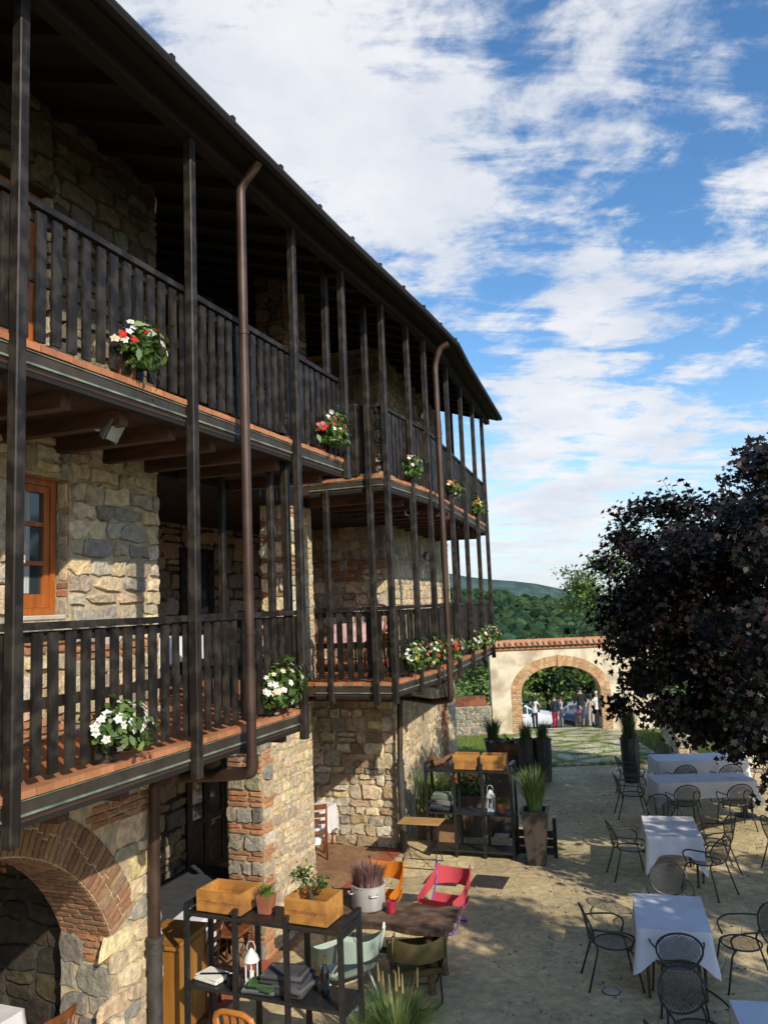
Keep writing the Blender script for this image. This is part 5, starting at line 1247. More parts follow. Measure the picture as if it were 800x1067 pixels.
def clothtable(label,loc,rz,w,d,h=.75,drop=.30,corner=.42,mt='cloth',legs='castiron',seed=1,group='white clothed tables',name='dining_table',cat='table',seams=()):
    """table with legs and a draped cloth that is a thing of its own"""
    rnd=random.Random(seed); t=thing(name,label,cat,loc,rz,group)
    m=MB(); m.hull_box(Matrix.Translation((0,0,h-.03)),(w-.02,d-.02,.03),.006); m.build('tabletop',legs,t)
    for x in (-w/2+.08,w/2-.08):
        for y in (-d/2+.08,d/2-.08): m=MB(); m.tube([(x*.98,y*.98,0),(x,y,h-.045)],.018,8); m.build('leg',legs,t)
    return t
def drape(label,loc,rz,w,d,h=.757,drop=.30,corner=.44,mt='cloth',seed=1,name='tablecloth',group='white tablecloths'):
    rnd=random.Random(seed); c=thing(name,label,'tablecloth',loc,rz,group)
    m=MB(); nx,ny=max(10,int(w/.05)),max(10,int(d/.05)); hw_,hd=w/2,d/2
    m.grid(lambda u,v: ((u-.5)*w,(v-.5)*d,h+.0022*math.sin(u*17+seed)*math.sin(v*13+seed)),nx,ny)
    # skirt: walk round the rim, corners hang lower in folds
    rim=[]
    for i in range(nx): rim.append((-hw_+w*i/nx,-hd,0,-1))
    for i in range(ny): rim.append((hw_,-hd+d*i/ny,1,0))
    for i in range(nx): rim.append((hw_-w*i/nx,hd,0,1))
    for i in range(ny): rim.append((-hw_,hd-d*i/ny,-1,0))
    k=len(rim); rows=7; vs=[]
    for r_ in range(rows+1):
        f=r_/rows
        for i,(x,y,nx_,ny_) in enumerate(rim):
            dc=min(math.hypot(abs(x)-hw_,abs(y)-hd),1); cw=math.exp(-(dc/.11)**2)
            dl=drop+(corner-drop)*cw+.012*math.sin(i*.37+seed)
            ox,oy=(x/hw_,y/hd)
            q=Vector((nx_,ny_,0)); dg=Vector((math.copysign(1,x),math.copysign(1,y),0)).normalized(); q=(q*(1-cw)+dg*cw).normalized()
            fold=.012*math.sin(i*1.15+seed)*f+.016*math.sin(i*.43+seed*2)*f
            out=.010+.035*f*(.6+1.0*cw)+fold
            fall=dl*f
            vs.append((x+q.x*out*(f**.6),y+q.y*out*(f**.6),h-fall*(1 if f>0 else 0)))
    m.add(vs,[(r_*k+i,(r_+1)*k+i,(r_+1)*k+(i+1)%k,r_*k+(i+1)%k) for r_ in range(rows) for i in range(k)])
    o=m.build('cloth',mt,c,True); return c
a=HR
# arcade dining: dark table with white overlay and a napkin, chairs
clothtable('long table under a dark cloth in the shade of the arcade',(-2.85,11.0,0),HR,1.0,2.0,group='tables in the arcade'); drape('dark grey tablecloth on the long table in the arcade',(-2.85,11.0,0),HR,1.02,2.02,drop=.28,corner=.4,mt='darkcloth',seed=3,group='arcade cloths')
t=thing('napkin','white cloth laid across the near corner of the dark table with a corner hanging down','cloth',(-2.42,10.05,.762),HR+.15)
m=MB()
def nap(u,v):
    x=(u-.5)*.56; y=(v-.5)*.52; z=.006+.003*math.sin(u*9)*math.sin(v*7)
    ex=max(0,x-.10); 
    if ex>0: x=.10+min(ex,.015); z-=max(0,ex-.012)*2.1*(.75+.5*v)
    return (x,y,z)
m.grid(nap,22,14); m.build('linen','cloth',t,True)
woodchair('brown wooden chair at the near side of the dark arcade table, left one',HL(-1.62,2.95),facing(-.85,.35)+R(12))
woodchair('brown wooden chair at the courtyard side of the dark arcade table, by the pillar',HL(-1.78,3.95),facing(-.93,.36))
clothtable('small table behind the brick pillar under a white cloth',(-1.62,15.25,0),HR,.8,.9,seed=2,legs='brownwood',group='tables in the arcade'); drape('white tablecloth hanging in the gap between the pillar and the far wall',(-1.62,15.25,0),HR,.82,.92,drop=.42,corner=.58,seed=5)
woodchair('brown wooden chair tucked behind the pillar at the white clothed table',(-1.45,14.75,0),facing(-.1,.5))
clothtable('small table inside the shadowy arch under a white cloth',HL(-2.66,.66),HR,.8,.9,seed=4,legs='brownwood',group='tables in the arcade'); drape('white tablecloth at the bottom left corner inside the arch',HL(-2.66,.66),HR,.82,.92,drop=.3,corner=.42,seed=6)
woodchair('brown wooden chair against the stone jamb of the arch',HL(-1.80,.80),facing(-.93,.36))
woodchair('brown wooden chair deep in the shadow of the arch',HL(-3.45,.75),facing(.93,-.36))
# golden wooden cabinet at the foot of the pier
t=thing('wooden_cabinet','golden brown wooden cabinet at the foot of the pier','cabinet',HL(-1.62,2.52),HR+R(4))
m=MB(); m.box(-.24,.24,-.32,.32,.05,.93); m.build('carcass','cabinetwood',t); m=MB(); m.hull_box(Matrix.Translation((0,0,.955)),(.54,.70,.04),.01); m.build('top','cabinetwood',t); m=MB(); m.box(-.22,.22,-.30,.30,0,.05); m.build('plinth','brownwood',t)

for y0,y1 in ((-.30,-.005),(.005,.30)): m=MB(); m.box(.241,.256,y0,y1,.08,.90); m.build('door','cabinetwood',t)
# first floor loggia: table and orange cushions glimpsed through the balusters
clothtable('table on the near lower balcony behind the balusters under a pale cloth',HL(-2.3,3.1,3.35),HR,.8,1.1,group='tables on the balconies',legs='brownwood'); drape('pale tablecloth behind the balusters of the near lower balcony',HL(-2.3,3.1,3.35),HR,.82,1.12,seed=7,group='balcony cloths')
clothtable('table on the far lower balcony behind the return railing',HL(-1.25,7.3,3.35),HR,.75,.75,group='tables on the balconies',legs='brownwood'); 
M['checked']=mat('pink_white_cloth',(.75,.60,.60),(.62,.30,.32),14,.9,.1,60)
drape('pink and white tablecloth behind the return railing of the far lower balcony',HL(-1.25,7.3,3.35),HR,.77,.77,drop=.3,corner=.4,mt='checked',seed=8,group='balcony cloths')
woodchair('brown wooden chair at the left of the pink clothed balcony table',HL(-1.85,7.1,3.35),facing(.9,-.2)); 
woodchair('orange cushioned wooden chair at the right of the pink clothed balcony table',HL(-.75,6.75,3.35),facing(-.75,.5))
t=thing('cushion','orange cushion lying on a chair of the far lower balcony','cushion',HL(-.75,6.75,3.82),HR)
m=MB(); m.grid(lambda u,v: (.2*math.copysign(abs(math.cos(u*6.283))**.6,math.cos(u*6.283))*max(0,math.sin(v*3.1415))**.6,.2*math.copysign(abs(math.sin(u*6.283))**.6,math.sin(u*6.283))*max(0,math.sin(v*3.1415))**.6,.07-.065*math.cos(v*3.1416)),20,10,0,(.65,.20,.02)); m.build('cover','fabric',t,True)

r=np.random.default_rng(77); n=1100
p=np.stack([r.uniform(-.5,7.5,n),r.uniform(6.5,21.5,n),np.full(n,.006)],1)
V,F,C=leafmesh(p,np.stack([r.normal(0,.25,n),r.normal(0,.25,n),np.ones(n)],1),.04,[(.20,.15,.09),(.10,.07,.04),(.22,.16,.08),(.05,.035,.03)],OVAL,78)
_l=build_leaves('fallen_leaves',V,F,C,'leaf',None); tag(_l,'dry fallen leaves scattered over the courtyard paving','leaves',kind='stuff')
pb=[(r.uniform(-.5,7.5),r.uniform(7,21.5),.002,r.uniform(.006,.018)) for _ in range(1500)]
b=crowns(pb,[(.42,.35,.24),(.3,.27,.22),(.5,.44,.33)],79); tag(b.build('gravel','stone'),'loose small stones on the courtyard paving','gravel',kind='stuff')
def wp(r):
    if r.random()<.5: q=HL(-1.38+r.normal(0,.03),r.uniform(8.95,9.1))
    k=r.random(); A=((1.0,21.95),(3.7,21.95)) if k<.4 else ((3.7,21.62),(7.2,21.55)) if k<.8 else (HL(-1.34,8.95)[:2],HL(-1.34+.0,9.02)[:2])
    u=r.random(); c=math.floor(u*14)/14+r.normal(0,.012); a=r.uniform(0,6.28)
    return A[0][0]+(A[1][0]-A[0][0])*c,A[0][1]+(A[1][1]-A[0][1])*c+r.normal(0,.05),0,math.cos(a),math.sin(a),r.uniform(.3,1.2)
tag(blades('weeds',1500,wp,.16,.012,GR,.6,2,81).build('weeds','grassblade'),'weeds along the edges of the paving','weeds',kind='stuff')
# ---------------------------------------------------------------- dining terrace
def lattice(mb,fn,inside,nu,wd=.0062,step=.0195):
    """diamond wire lattice over a flat parametric shape: fn(x,y)->xyz, inside(x,y)"""
    R0=.30
    for s_ in (1,-1):
        k=-int(R0*2/step)
        while k*step<R0*2:
            pts=[]
            q=-R0
            while q<=R0:
                x=q; y=s_*q*1.25+k*step*1.4
                if inside(x,y): pts.append((x,y))
                else:
                    if len(pts)>1: strip(mb,fn,pts,s_,wd)
                    pts=[]
                q+=.03
            if len(pts)>1: strip(mb,fn,pts,s_,wd)
            k+=1
def strip(mb,fn,pts,s_,wd):
    d=Vector((1,s_*1.25)).normalized(); n=Vector((-d.y,d.x))*wd/2
    vs=[]
    for x,y in (pts[0],pts[len(pts)//2],pts[-1]):
        vs+=[fn(x+n.x,y+n.y),fn(x-n.x,y-n.y)]
    mb.add(vs,[(0,1,3,2),(2,3,5,4)])
def metalchair(label,loc,rz):
    t=thing('garden_chair',label,'chair',loc,rz,'dark wrought metal chairs of the dining terrace')
    SZ_=.44
    def sfn(x,y): r=math.hypot(x,y); return (x,y+.02,SZ_-.018*(1-(r/.23)**2))
    m=MB(); m.tube([(.225*math.cos(a),.02+.215*math.sin(a),SZ_) for a in np.linspace(0,2*math.pi,25)[:-1]],.010,6,closed=True); lattice(m,sfn,lambda x,y: (x/.222)**2+(y/.212)**2<1,0); seat=m.build('seat','chairmetal',t)
    tl=R(14)
    def bfn(x,y):   # y up along the back
        b=-.235-.05*(1-(x/.25)**2)+.035
        return (x,b-(y+.2)*math.sin(tl)-.0,.66+y*math.cos(tl))
    m=MB(); m.tube([bfn(.235*math.cos(a),.205*math.sin(a)) for a in np.linspace(0,2*math.pi,29)[:-1]],.0115,6,closed=True); lattice(m,bfn,lambda x,y: (x/.232)**2+(y/.202)**2<1,0); m.build('backrest','chairmetal',t)
    for s_ in (-1,1):
        m=MB(); m.tube(arcpts([bfn(s_*.23,.0),(s_*.275,-.10,.655),(s_*.285,.10,.645),(s_*.262,.215,.58),(s_*.235,.16,SZ_)],.09,6),.0105,7); m.build('armrest','chairmetal',t,True)
        m=MB(); m.tube(arcpts([(s_*.20,.13,SZ_),(s_*.235,.19,.40),(s_*.262,.27,0.0)],.06),.0115,7); m.lathe([(.016,0),(.016,.012)],(s_*.262,.27,0),8); m.build('leg','chairmetal',t,True)
        m=MB(); m.tube(arcpts([bfn(s_*.17,-.14),(s_*.185,-.19,SZ_),(s_*.235,-.33,0.0)],.10),.0115,7); m.lathe([(.016,0),(.016,.012)],(s_*.235,-.33,0),8); m.build('leg','chairmetal',t,True)
    return t
CH=[('dark mesh armchair at the left side of the table nearest the bottom right corner clothed table',0,0,0)]
spots=[
 ((2.42,9.72),(1,-.05),'dark mesh armchair standing at the left side of the second table from the bottom'),
 ((3.86,9.55),(-1,.12),'dark mesh armchair standing at the right side of the second table from the bottom'),
 ((2.98,9.16),(.22,.98),'dark mesh armchair with its back to the camera at the second table from the bottom'),
 ((3.48,10.78),(-.25,-.97),'dark mesh armchair at the far side of the second table from the bottom'),
 ((3.66,13.15),(1,.0),'dark mesh armchair at the left side of the small middle table'),
 ((5.02,13.25),(-1,.1),'dark mesh armchair at the right side of the small middle table'),
 ((4.55,12.35),(-.55,.83),'dark mesh armchair pulled askew at the near side of the small middle table'),
 ((4.62,14.35),(-.15,-.98),'dark mesh armchair at the far side of the small middle table'),
 ((5.42,15.62),(.05,1),'dark mesh armchair at the near left of the front long table'),
 ((6.35,15.52),(.0,1),'dark mesh armchair at the near right of the front long table'),
 ((6.02,17.35),(.0,1),'dark mesh armchair between the two long tables, left one'),
 ((6.92,17.25),(.02,1),'dark mesh armchair between the two long tables, right one'),
 ((6.35,19.05),(.0,-1),'dark mesh armchair behind the rear long table, left one'),
 ((7.15,18.98),(.0,-1),'dark mesh armchair behind the rear long table, right one'),
 ((4.72,16.55),(1,-.1),'dark mesh armchair in deep shade at the left end of the front long table'),
 ((5.25,18.25),(1,.0),'dark mesh armchair in deep shade at the left end of the rear long table'),
 ((8.0,18.2),(-1,.0),'dark mesh armchair at the right end of the rear long table'),
 ((6.12,13.1),(1,.15),'dark mesh armchair cut off by the right edge of the picture'),
 ((2.36,7.12),(1,.1),'dark mesh armchair at the left side of the bottom right corner table'),
 ((2.66,7.78),(.1,-1),'dark mesh armchair at the far left corner of the bottom right corner table'),
]
base=metalchair(spots[0][2],(*spots[0][0],0),facing(*spots[0][1]))
for (p,d,l) in spots[1:]: dup(base,l,(*p,0),facing(*d))
TB=[((3.10,9.68),R(-15),.76,1.05,'second dining table from the bottom right, between four dark chairs','white cloth on the second table from the bottom right, dappled by leaf light'),
    ((4.30,13.08),R(-14),.78,1.15,'small middle dining table with a chair askew at its corner','white cloth on the small middle table, a long corner hanging at its right'),
    ((6.02,16.28),R(-3),1.86,.74,'front long dining table under the maple','white cloth on the front long table under the maple'),
    ((6.72,18.3),R(-4),1.9,.82,'rear long dining table in the shade of the maple','white cloth on the rear long table in the shade'),
    ((3.20,7.0),R(-12),.80,1.10,'dining table cut off by the bottom right corner','white cloth at the bottom right corner of the picture')]
for k,(p,rz,w_,d_,l1,l2) in enumerate(TB):
    clothtable(l1,(*p,0),rz,w_,d_,seed=k+10,group='tables of the dining terrace'); drape(l2,(*p,0),rz,w_+.02,d_+.02,drop=.30 if k!=1 else .26,corner=.46 if k!=1 else .55,seed=k+20)
t=thing('table_base','short dark cast iron pedestal standing under the right end of the front long table','table base',(6.85,16.3,0)); m=MB(); m.lathe([(.2,0),(.2,.02),(.05,.05),(.04,.66),(.12,.69),(.12,.70)],(0,0,0),16); m.build('pedestal','castiron',t,True,angle=40); m=MB(); m.lathe([(.21,.0),(.21,.012)],(0,0,0.001),16); m.build('foot','castiron',t)
t=thing('plate','small white plate on the right end of the front long table','plate',(6.62,16.18,.764)); m=MB(); m.lathe([(.05,0),(.09,.012),(.088,.014),(.05,.004),(0,.004)],(0,0,0),20,cap=False); m.build('dish','white',t,True)
# ---------------------------------------------------------------- people and vehicles beyond the gate
def skin_body(J,E_,Rd,sub=1):
    me=bpy.data.meshes.new('tmp'); me.from_pydata(J,E_,[]); o=bpy.data.objects.new('tmp',me); COL.objects.link(o)
    md=o.modifiers.new('s','SKIN'); md.use_smooth_shade=True
    for i,r_ in enumerate(Rd): me.skin_vertices[0].data[i].radius=(r_,r_) if not isinstance(r_,tuple) else r_
    me.skin_vertices[0].data[0].use_root=True
    s=o.modifiers.new('u','SUBSURF'); s.levels=sub
    dg=bpy.context.evaluated_depsgraph_get(); ev_=o.evaluated_get(dg); m2=bpy.data.meshes.new_from_object(ev_)
    bpy.data.objects.remove(o); bpy.data.meshes.remove(me); return m2
def person(label,loc,rz,H,shirt,legs,hair='hairdark',sleeve=.5,short=False,hairlen=.0,arms=((.05,.08),(.05,.08)),stance=.09,skirt=False,build=1.0,step=.0):
    """faces local +y; arms: (forward bend, out) per side"""
    t=thing('person',label,'person',loc,rz,'people standing beyond the gate'); k=H/1.75; b=build
    J=[(0,0,.95),(0,.0,1.12),(0,-.01,1.32),(0,-.01,1.45),(0,.0,1.52),(0,.02,1.62),(0,.015,1.72)]
    Rd=[(.145*b,.105*b),(.13*b,.10*b),(.16*b,.11*b),(.10*b,.08*b),.052,(.078,.09),(.07,.082)]
    E_=[(0,1),(1,2),(2,3),(3,4),(4,5),(5,6)]
    for s_,st_ in ((-1,step),(1,-step)):
        i=len(J); J+=[(s_*.095,0,.86),(s_*.105,st_*.5+.01,.50),(s_*stance,st_,.09),(s_*(stance+.01),st_+.13,.035)]; Rd+=[(.092*b,.095*b),.060,.040,.034]; E_+=[(0,i),(i,i+1),(i+1,i+2),(i+2,i+3)]
    hands=[]
    for s_,(fb,ot) in ((-1,arms[0]),(1,arms[1])):
        i=len(J); el=(s_*(.215+ot),-.03+fb*.15,1.14+ot*.4); 
        wr=(s_*(.225+ot*(1 if fb<.3 else -.6)),.02+fb*.25,.90+fb*.32); hd=(wr[0]+s_*-.005,wr[1]+.02+fb*.05,wr[2]-.075+fb*.08)
        J+=[(s_*.165*b,-.01,1.40),el,wr,hd]; Rd+=[.058*b,.042,.030,(.036,.024)]; E_+=[(3,i),(i,i+1),(i+1,i+2),(i+2,i+3)]; hands.append((wr,hd,s_))
    # five fingers per hand, rooted in the palm
    for (wr,hd,s_) in hands:
        b0=len(J)-8+(0 if s_<0 else 4)
    for q,(wr,hd,s_) in enumerate(hands):
        palm=[i for i,p in enumerate(J) if p==hd][0]; d=(Vector(hd)-Vector(wr)).normalized(); sd=d.cross(Vector((s_,0,0))).normalized()
        for f,(off,ln) in enumerate(((-.028,.06),(-.010,.075),(.010,.072),(.028,.055))):
            p0=Vector(hd)+d*.03+sd*off; p1=p0+d*ln+Vector((-s_*.012,0.01,0)); i=len(J); J+=[tuple(p0),tuple(p1)]; Rd+=[.009,.007]; E_+=[(palm,i),(i,i+1)]
        p0=Vector(hd)-d*.01+sd*.036; p1=p0+d*.045+sd*.02; i=len(J); J+=[tuple(p0),tuple(p1)]; Rd+=[.011,.008]; E_+=[(palm,i),(i,i+1)]
    J=[(x*k,y*k,z*k) for x,y,z in J]; Rd=[(r_*k if not isinstance(r_,tuple) else (r_[0]*k,r_[1]*k)) for r_ in Rd]
    me=skin_body(J,E_,Rd); me.name='body'; me.materials.clear(); me.materials.append(M['skin']); body=bpy.data.objects.new('body',me); COL.objects.link(body); body.parent=t
    def cloth(name,sel,mt,off):
        bm=bmesh.new(); bm.from_mesh(me); bm.normal_update()
        kill=[f for f in bm.faces if not sel(f.calc_center_median()/k)]; bmesh.ops.delete(bm,geom=kill,context='FACES')
        for v in bm.verts: v.co+=v.normal*off
        m2=bpy.data.meshes.new(name); bm.to_mesh(m2); bm.free(); m2.materials.clear(); m2.materials.append(mt); m2.polygons.foreach_set('use_smooth',[True]*len(m2.polygons)); m2.polygons.foreach_set('material_index',[0]*len(m2.polygons))
        o=bpy.data.objects.new(name,m2); COL.objects.link(o); o.parent=t
    arm=lambda c: abs(c.x)>.185*b
    cloth('shirt',lambda c: (.90<c.z<1.47 and not arm(c)) or (arm(c) and c.z>1.42-.55*sleeve),shirt,.014)
    cloth('shorts' if short else 'trousers',lambda c: (.40 if short else .09)<c.z<.98 and not arm(c) and abs(c.x)<.21*b,legs,.012 if not skirt else .03)
    cloth('shoes',lambda c: c.z<.085,M['darkpot'],.012)
    # head detail: hair cap, nose, ears, eyes
    hz=1.665*k; hr=.098*k
    m=MB(); m.grid(lambda u,v: (hr*1.06*math.sin(v*1.75)*math.cos(u*6.2832),.012*k+ -.012*k+hr*1.16*math.sin(v*1.75)*math.sin(u*6.2832)*(1 if math.sin(u*6.2832)<0 else .62-.1*v),hz+.02*k+hr*1.15*math.cos(v*1.75)),16,8); 
    if hairlen: m.grid(lambda u,v: (hr*1.1*math.cos(math.pi+u*math.pi)*(1+.15*v),.0+hr*1.12*math.sin(math.pi+u*math.pi),hz-hairlen*k*v),10,6)
    m.build('hair',hair,t,True)
    m=MB(); m.tube([(0,.098*k,hz-.005*k),(0,.118*k,hz-.03*k)],[.010*k,.016*k],6); m.build('nose','skin',t,True)
    m=MB(); m.tube([(-.02*k,.098*k,hz-.06*k),(0,.103*k,hz-.062*k),(.02*k,.098*k,hz-.06*k)],.006*k,5); m.build('mouth','pinkcup',t,True)
    for s_ in (-1,1):
        m=MB(); m.tube([(s_*.088*k,.01*k,hz-.02*k),(s_*.098*k,0,hz+.01*k)],[.012*k,.016*k],6); m.build('ear','skin',t,True)
        m=MB(); m.lathe([(.012*k,0),(.008*k,.008*k)],(s_*.032*k,.09*k,hz+.012*k),8,axis=(0,1,0)); m.build('eye','hairdark',t)
    return t
PX=lambda x,y: (x,y,gheight(x,y)+.02)
def cl(n,c): M[n]=mat(n,c,tuple(x*.75 for x in c),14,.9,.1,50); return M[n]
person('long haired woman in white top and black trousers at the left of the arch',PX(7.22,41.5),R(-25),1.66,cl('white_top',(.70,.70,.72)),cl('black_trousers',(.012,.012,.015)),hairlen=.22,sleeve=.15,arms=((.55,.10),(.5,.12)),stance=.11,step=.12,build=.88)
person('person in dark navy top and red trousers near the middle of the arch',PX(8.15,41),R(30),1.62,cl('navy_top',(.012,.016,.035)),cl('red_trousers',(.30,.012,.022)),sleeve=1.3,arms=((.3,.05),(.2,.05)),build=1.1)
person('slim person in a pale grey top behind the red trousers',PX(8.88,43),R(60),1.60,cl('pale_top',(.42,.40,.38)),cl('grey_trousers',(.30,.28,.26)),sleeve=.3,arms=((.7,.06),(.7,.05)),build=.85)
person('tall broad man in a black shirt and blue shorts in the gate arch',PX(9.58,41.5),R(20),1.98,cl('black_shirt',(.012,.012,.014)),cl('blue_shorts',(.03,.06,.14)),short=True,sleeve=.6,arms=((.25,.07),(.2,.07)),build=1.18)
person('woman with long brown hair in a beige dress near the right pillar of the arch',PX(10.15,41.8),R(10),1.66,cl('beige_dress',(.42,.37,.30)),cl('beige_skirt',(.40,.35,.29)),hairlen=.30,sleeve=.3,skirt=True,arms=((.1,.04),(.1,.04)),build=.9)
person('white haired man in white shirt and dark trousers by the right pillar',PX(10.62,42.4),R(40),1.78,cl('white_shirt',(.68,.68,.70)),cl('dark_trousers',(.02,.022,.03)),hair='hairwhite',sleeve=.6,arms=((.45,.08),(.3,.08)),build=1.05)
# cars
def wheel(t,x,y,r=.32):
    w=MB(); w.lathe([(r*.62,-.10),(r*.93,-.105),(r,-.08),(r,.08),(r*.93,.105),(r*.62,.10)],(0,0,0),24,axis=(0,1,0)); o=w.build('wheel','rubber',t,True,loc=(x,y,r),angle=40)
    q=MB(); sgn=1 if y>0 else -1
    q.lathe([(r*.6,0),(r*.62,.02),(r*.5,.01)],(0,sgn*.09,0),20,axis=(0,sgn,0),cap=False)
    for k in range(5): a=k*2*math.pi/5; q.bar((0,sgn*.10,0),(r*.58*math.cos(a),sgn*.10,r*.58*math.sin(a)),.06,.02,up=(0,1,0))
    q.lathe([(r*.15,0),(r*.12,.03)],(0,sgn*.09,0),10,axis=(0,sgn,0)); q.build('rim','chrome',o,True,angle=30)
def car(label,loc,rz,paint,H=1.48,Lh=4.2,estate=False):
    """front towards +x"""
    t=thing('parked_car',label,'car',loc,rz,'cars parked beyond the gate'); l=Lh/2
    bot=.22
    prof=[(-l,.55),(-l+.05,.88),(-l+.15,.95),(-l+(.25 if estate else .55),1.0),(-l+.75,H-.08 if estate else H-.2),(-.55,H),(.25,H-.04),(1.05,1.0),(l-.25,.86),(l-.04,.68),(l,.5)]
    xs=[p[0] for p in prof]; zs=[p[1] for p in prof]
    def roofz(x): return float(np.interp(x,xs,zs))
    beltz=lambda x: min(roofz(x),.95+.02*(x<0))
    m=MB(); n=44; rows=[]
    for i in range(n+1):
        x=-l+2*l*i/n; e=1-max(0,(abs(x)-l+.45)/.45)**2*.16; zt=roofz(x); zb=beltz(x); W=.86*e
        ring=[(W*.90,bot),(W*.99,.40),(W*1.0,.62),(W*.96,zb)]
        k=(zt-zb)/.5; ring+=[(W*.96-(.18*k if k>0 else 0),zb+(zt-zb)*.93),(W*.80-(.16*k if k>0 else 0),zt),(0,zt+.025*(k>.1))]
        rows.append([(x,-a,z) for a,z in ring]+[(x,a,z) for a,z in ring[::-1][1:]])
    c=len(rows[0]); vs=[v for r_ in rows for v in r_]
    m.add(vs,[(i*c+k,(i+1)*c+k,(i+1)*c+k+1,i*c+k+1) for i in range(n) for k in range(c-1)]+[tuple(range(c)),tuple(n*c+k for k in range(c))[::-1]]+[(i*c,i*c+c-1,(i+1)*c+c-1,(i+1)*c) for i in range(n)])
    m.build('body',paint,t,True,angle=35)
    # side glass, screens
    for s_ in (-1,1):
        for x0,x1 in ((-l+.62,-.62),(-.52,.28),(.36,.86)):
            g=MB(); 
            def gf(u,v,x0=x0,x1=x1,s_=s_):
                x=x0+(x1-x0)*u; zt=roofz(x); zb=.97; k=(zt-zb)/.5; z=zb+.02+(zt-zb-.08)*v*.95 if zt>zb+.1 else zb+.02
                return (x,s_*(.8256-.18*k*((z-zb)/max(.01,(zt-zb)*.93))+.012),z)
            g.grid(gf,6,3); g.build('side_window','glass',t)
    for (xa,za,xb,zb_,nm) in ((.32,H-.07,1.0,1.03,'windscreen'),(-l+.74,(H-.12 if estate else H-.24),-l+(.28 if estate else .58),1.03,'rear_window')):
        g=MB(); q=.022 if nm=='windscreen' else -.022
        g.add([(xa+q,-.58,za+.015),(xa+q,.58,za+.015),(xb+q,.68,zb_+.015),(xb+q,-.68,zb_+.015)],[(0,1,2,3)]); g.build(nm,'glass',t)
    for s_ in (-1,1):
        for x in (-l+.75,l-.80): wheel(t,x,s_*.74)
        h=MB(); h.hull_box(Matrix.Translation((l-.17,s_*.60,.70))@Matrix.Rotation(s_*-.35,4,'Z'),(.16,.34,.13),.04); h.build('headlight','lens',t)
        h=MB(); h.hull_box(Matrix.Translation((-l+.08,s_*.66,.80)),(.10,.2,.22),.03); h.build('tail_light','red',t)
        h=MB(); h.hull_box(Matrix.Translation((.72,s_*.95,1.0)),(.12,.2,.13),.03); h.build('mirror',paint,t)
        h=MB(); [h.hull_box(Matrix.Translation((x,s_*.862,.80)),(.16,.02,.03),.005) for x in (-.75,.1)]; h.build('handle','chrome',t)
    h=MB(); h.box(l-.03,l+.02,-.5,.5,.34,.50); h.build('grille','rubber',t); h=MB(); h.box(-l-.02,-l+.02,-.26,.26,.56,.67); h.build('plate','white',t); return t
CPW=mat('white_car_paint',(.72,.73,.75),(.68,.69,.71),3,.25); CPD=mat('dark_blue_car_paint',(.022,.028,.045),(.018,.022,.036),3,.22); CPS=mat('silver_car_paint',(.36,.38,.40),(.32,.34,.36),3,.28,metal=.4); CPB=mat('black_car_paint',(.014,.015,.018),(.012,.012,.014),3,.22)
M['cw'],M['cd'],M['cs'],M['cb']=CPW,CPD,CPS,CPB
def cz(x,y,d=0): return (x,y,gheight(6,y)+.05)
car('white hatchback parked behind the woman in the white top',cz(7.9,49.5),R(-12),'cw')
car('dark blue car parked behind the people in the middle of the arch',cz(12.0,47.5),R(205),'cd',1.5)
car('silver estate car parked farther back in the middle of the arch',cz(11.6,52.5),R(170),'cs',1.55,4.4,True)
car('black car parked behind the right pillar of the arch',cz(15.2,50.5),R(200),'cb')
# small motorbike among the people
t=thing('motorbike','small dark motorbike with a red tank parked among the people in the arch','motorbike',PX(9.15,40.2),R(65))
for x in (-.6,.6):
    w_=MB(); w_.tube([(x+.27*math.cos(a),0,.29+.27*math.sin(a)) for a in np.linspace(0,6.2832,21)[:-1]],.045,8,closed=True); o=w_.build('wheel','rubber',t,True)
    q=MB(); [q.bar((x,0,.29),(x+.25*math.cos(a),0,.29+.25*math.sin(a)),.02,.02,up=(0,1,0)) for a in np.arange(0,6.2,1.05)]; q.build('rim','chrome',o)
m=MB(); m.hull_box(Matrix.Translation((0,0,.42)),(.5,.24,.34),.06); m.build('engine','castiron',t); m=MB(); m.hull_box(Matrix.Translation((.12,0,.72)),(.42,.22,.2),.07); m.build('tank','red',t); m=MB(); m.hull_box(Matrix.Translation((-.32,0,.74)),(.55,.22,.10),.04); m.build('seat','darkcloth',t)
m=MB(); m.tube([(.62,.0,.30),(.45,0,.85),(.40,0,.98)],.03,8); m.tube([(.36,-.34,1.0),(.42,-.1,.98),(.42,.1,.98),(.36,.34,1.0)],.014,6); m.build('handlebar','chrome',t,True); m=MB(); m.lathe([(.05,0),(.09,.08),(.09,.1)],(.46,0,.84),14,axis=(1,0,0)); m.build('headlight','lens',t,True,angle=40)
BLOBS=[((-0.057, 0.831, 0.554), 0.3, 0.1), ((-0.143, 0.784, 0.604), 0.3, 0.08), ((0.036, 0.903, 0.428), 0.17, 0.08), ((0.093, 0.842, 0.532), 0.13, 0.05), ((0.222, 0.78, 0.585), 0.12, 0.05), ((0.234, 0.882, 0.409), 0.14, 0.06), ((0.354, 0.85, 0.389), 0.16, -0.02), ((0.323, 0.795, 0.514), 0.16, 0.04), ((0.391, 0.75, 0.533), 0.12, -0.05), ((0.153, 0.784, 0.602), 0.06, -0.05), ((0.193, 0.911, 0.365), 0.1, -0.05), ((0.279, 0.904, 0.324), 0.1, 0.07), ((0.341, 0.916, 0.209), 0.16, 0.05), ((0.235, 0.962, 0.141), 0.2, 0.06), ((0.142, 0.985, 0.094), 0.2, 0.04), ((0.193, 0.943, 0.27), 0.12, 0.07), ((0.258, 0.944, 0.208), 0.14, 0.04), ((0.409, 0.814, 0.413), 0.1, 0.1), ((0.331, 0.931, 0.155), 0.14, -0.02)]
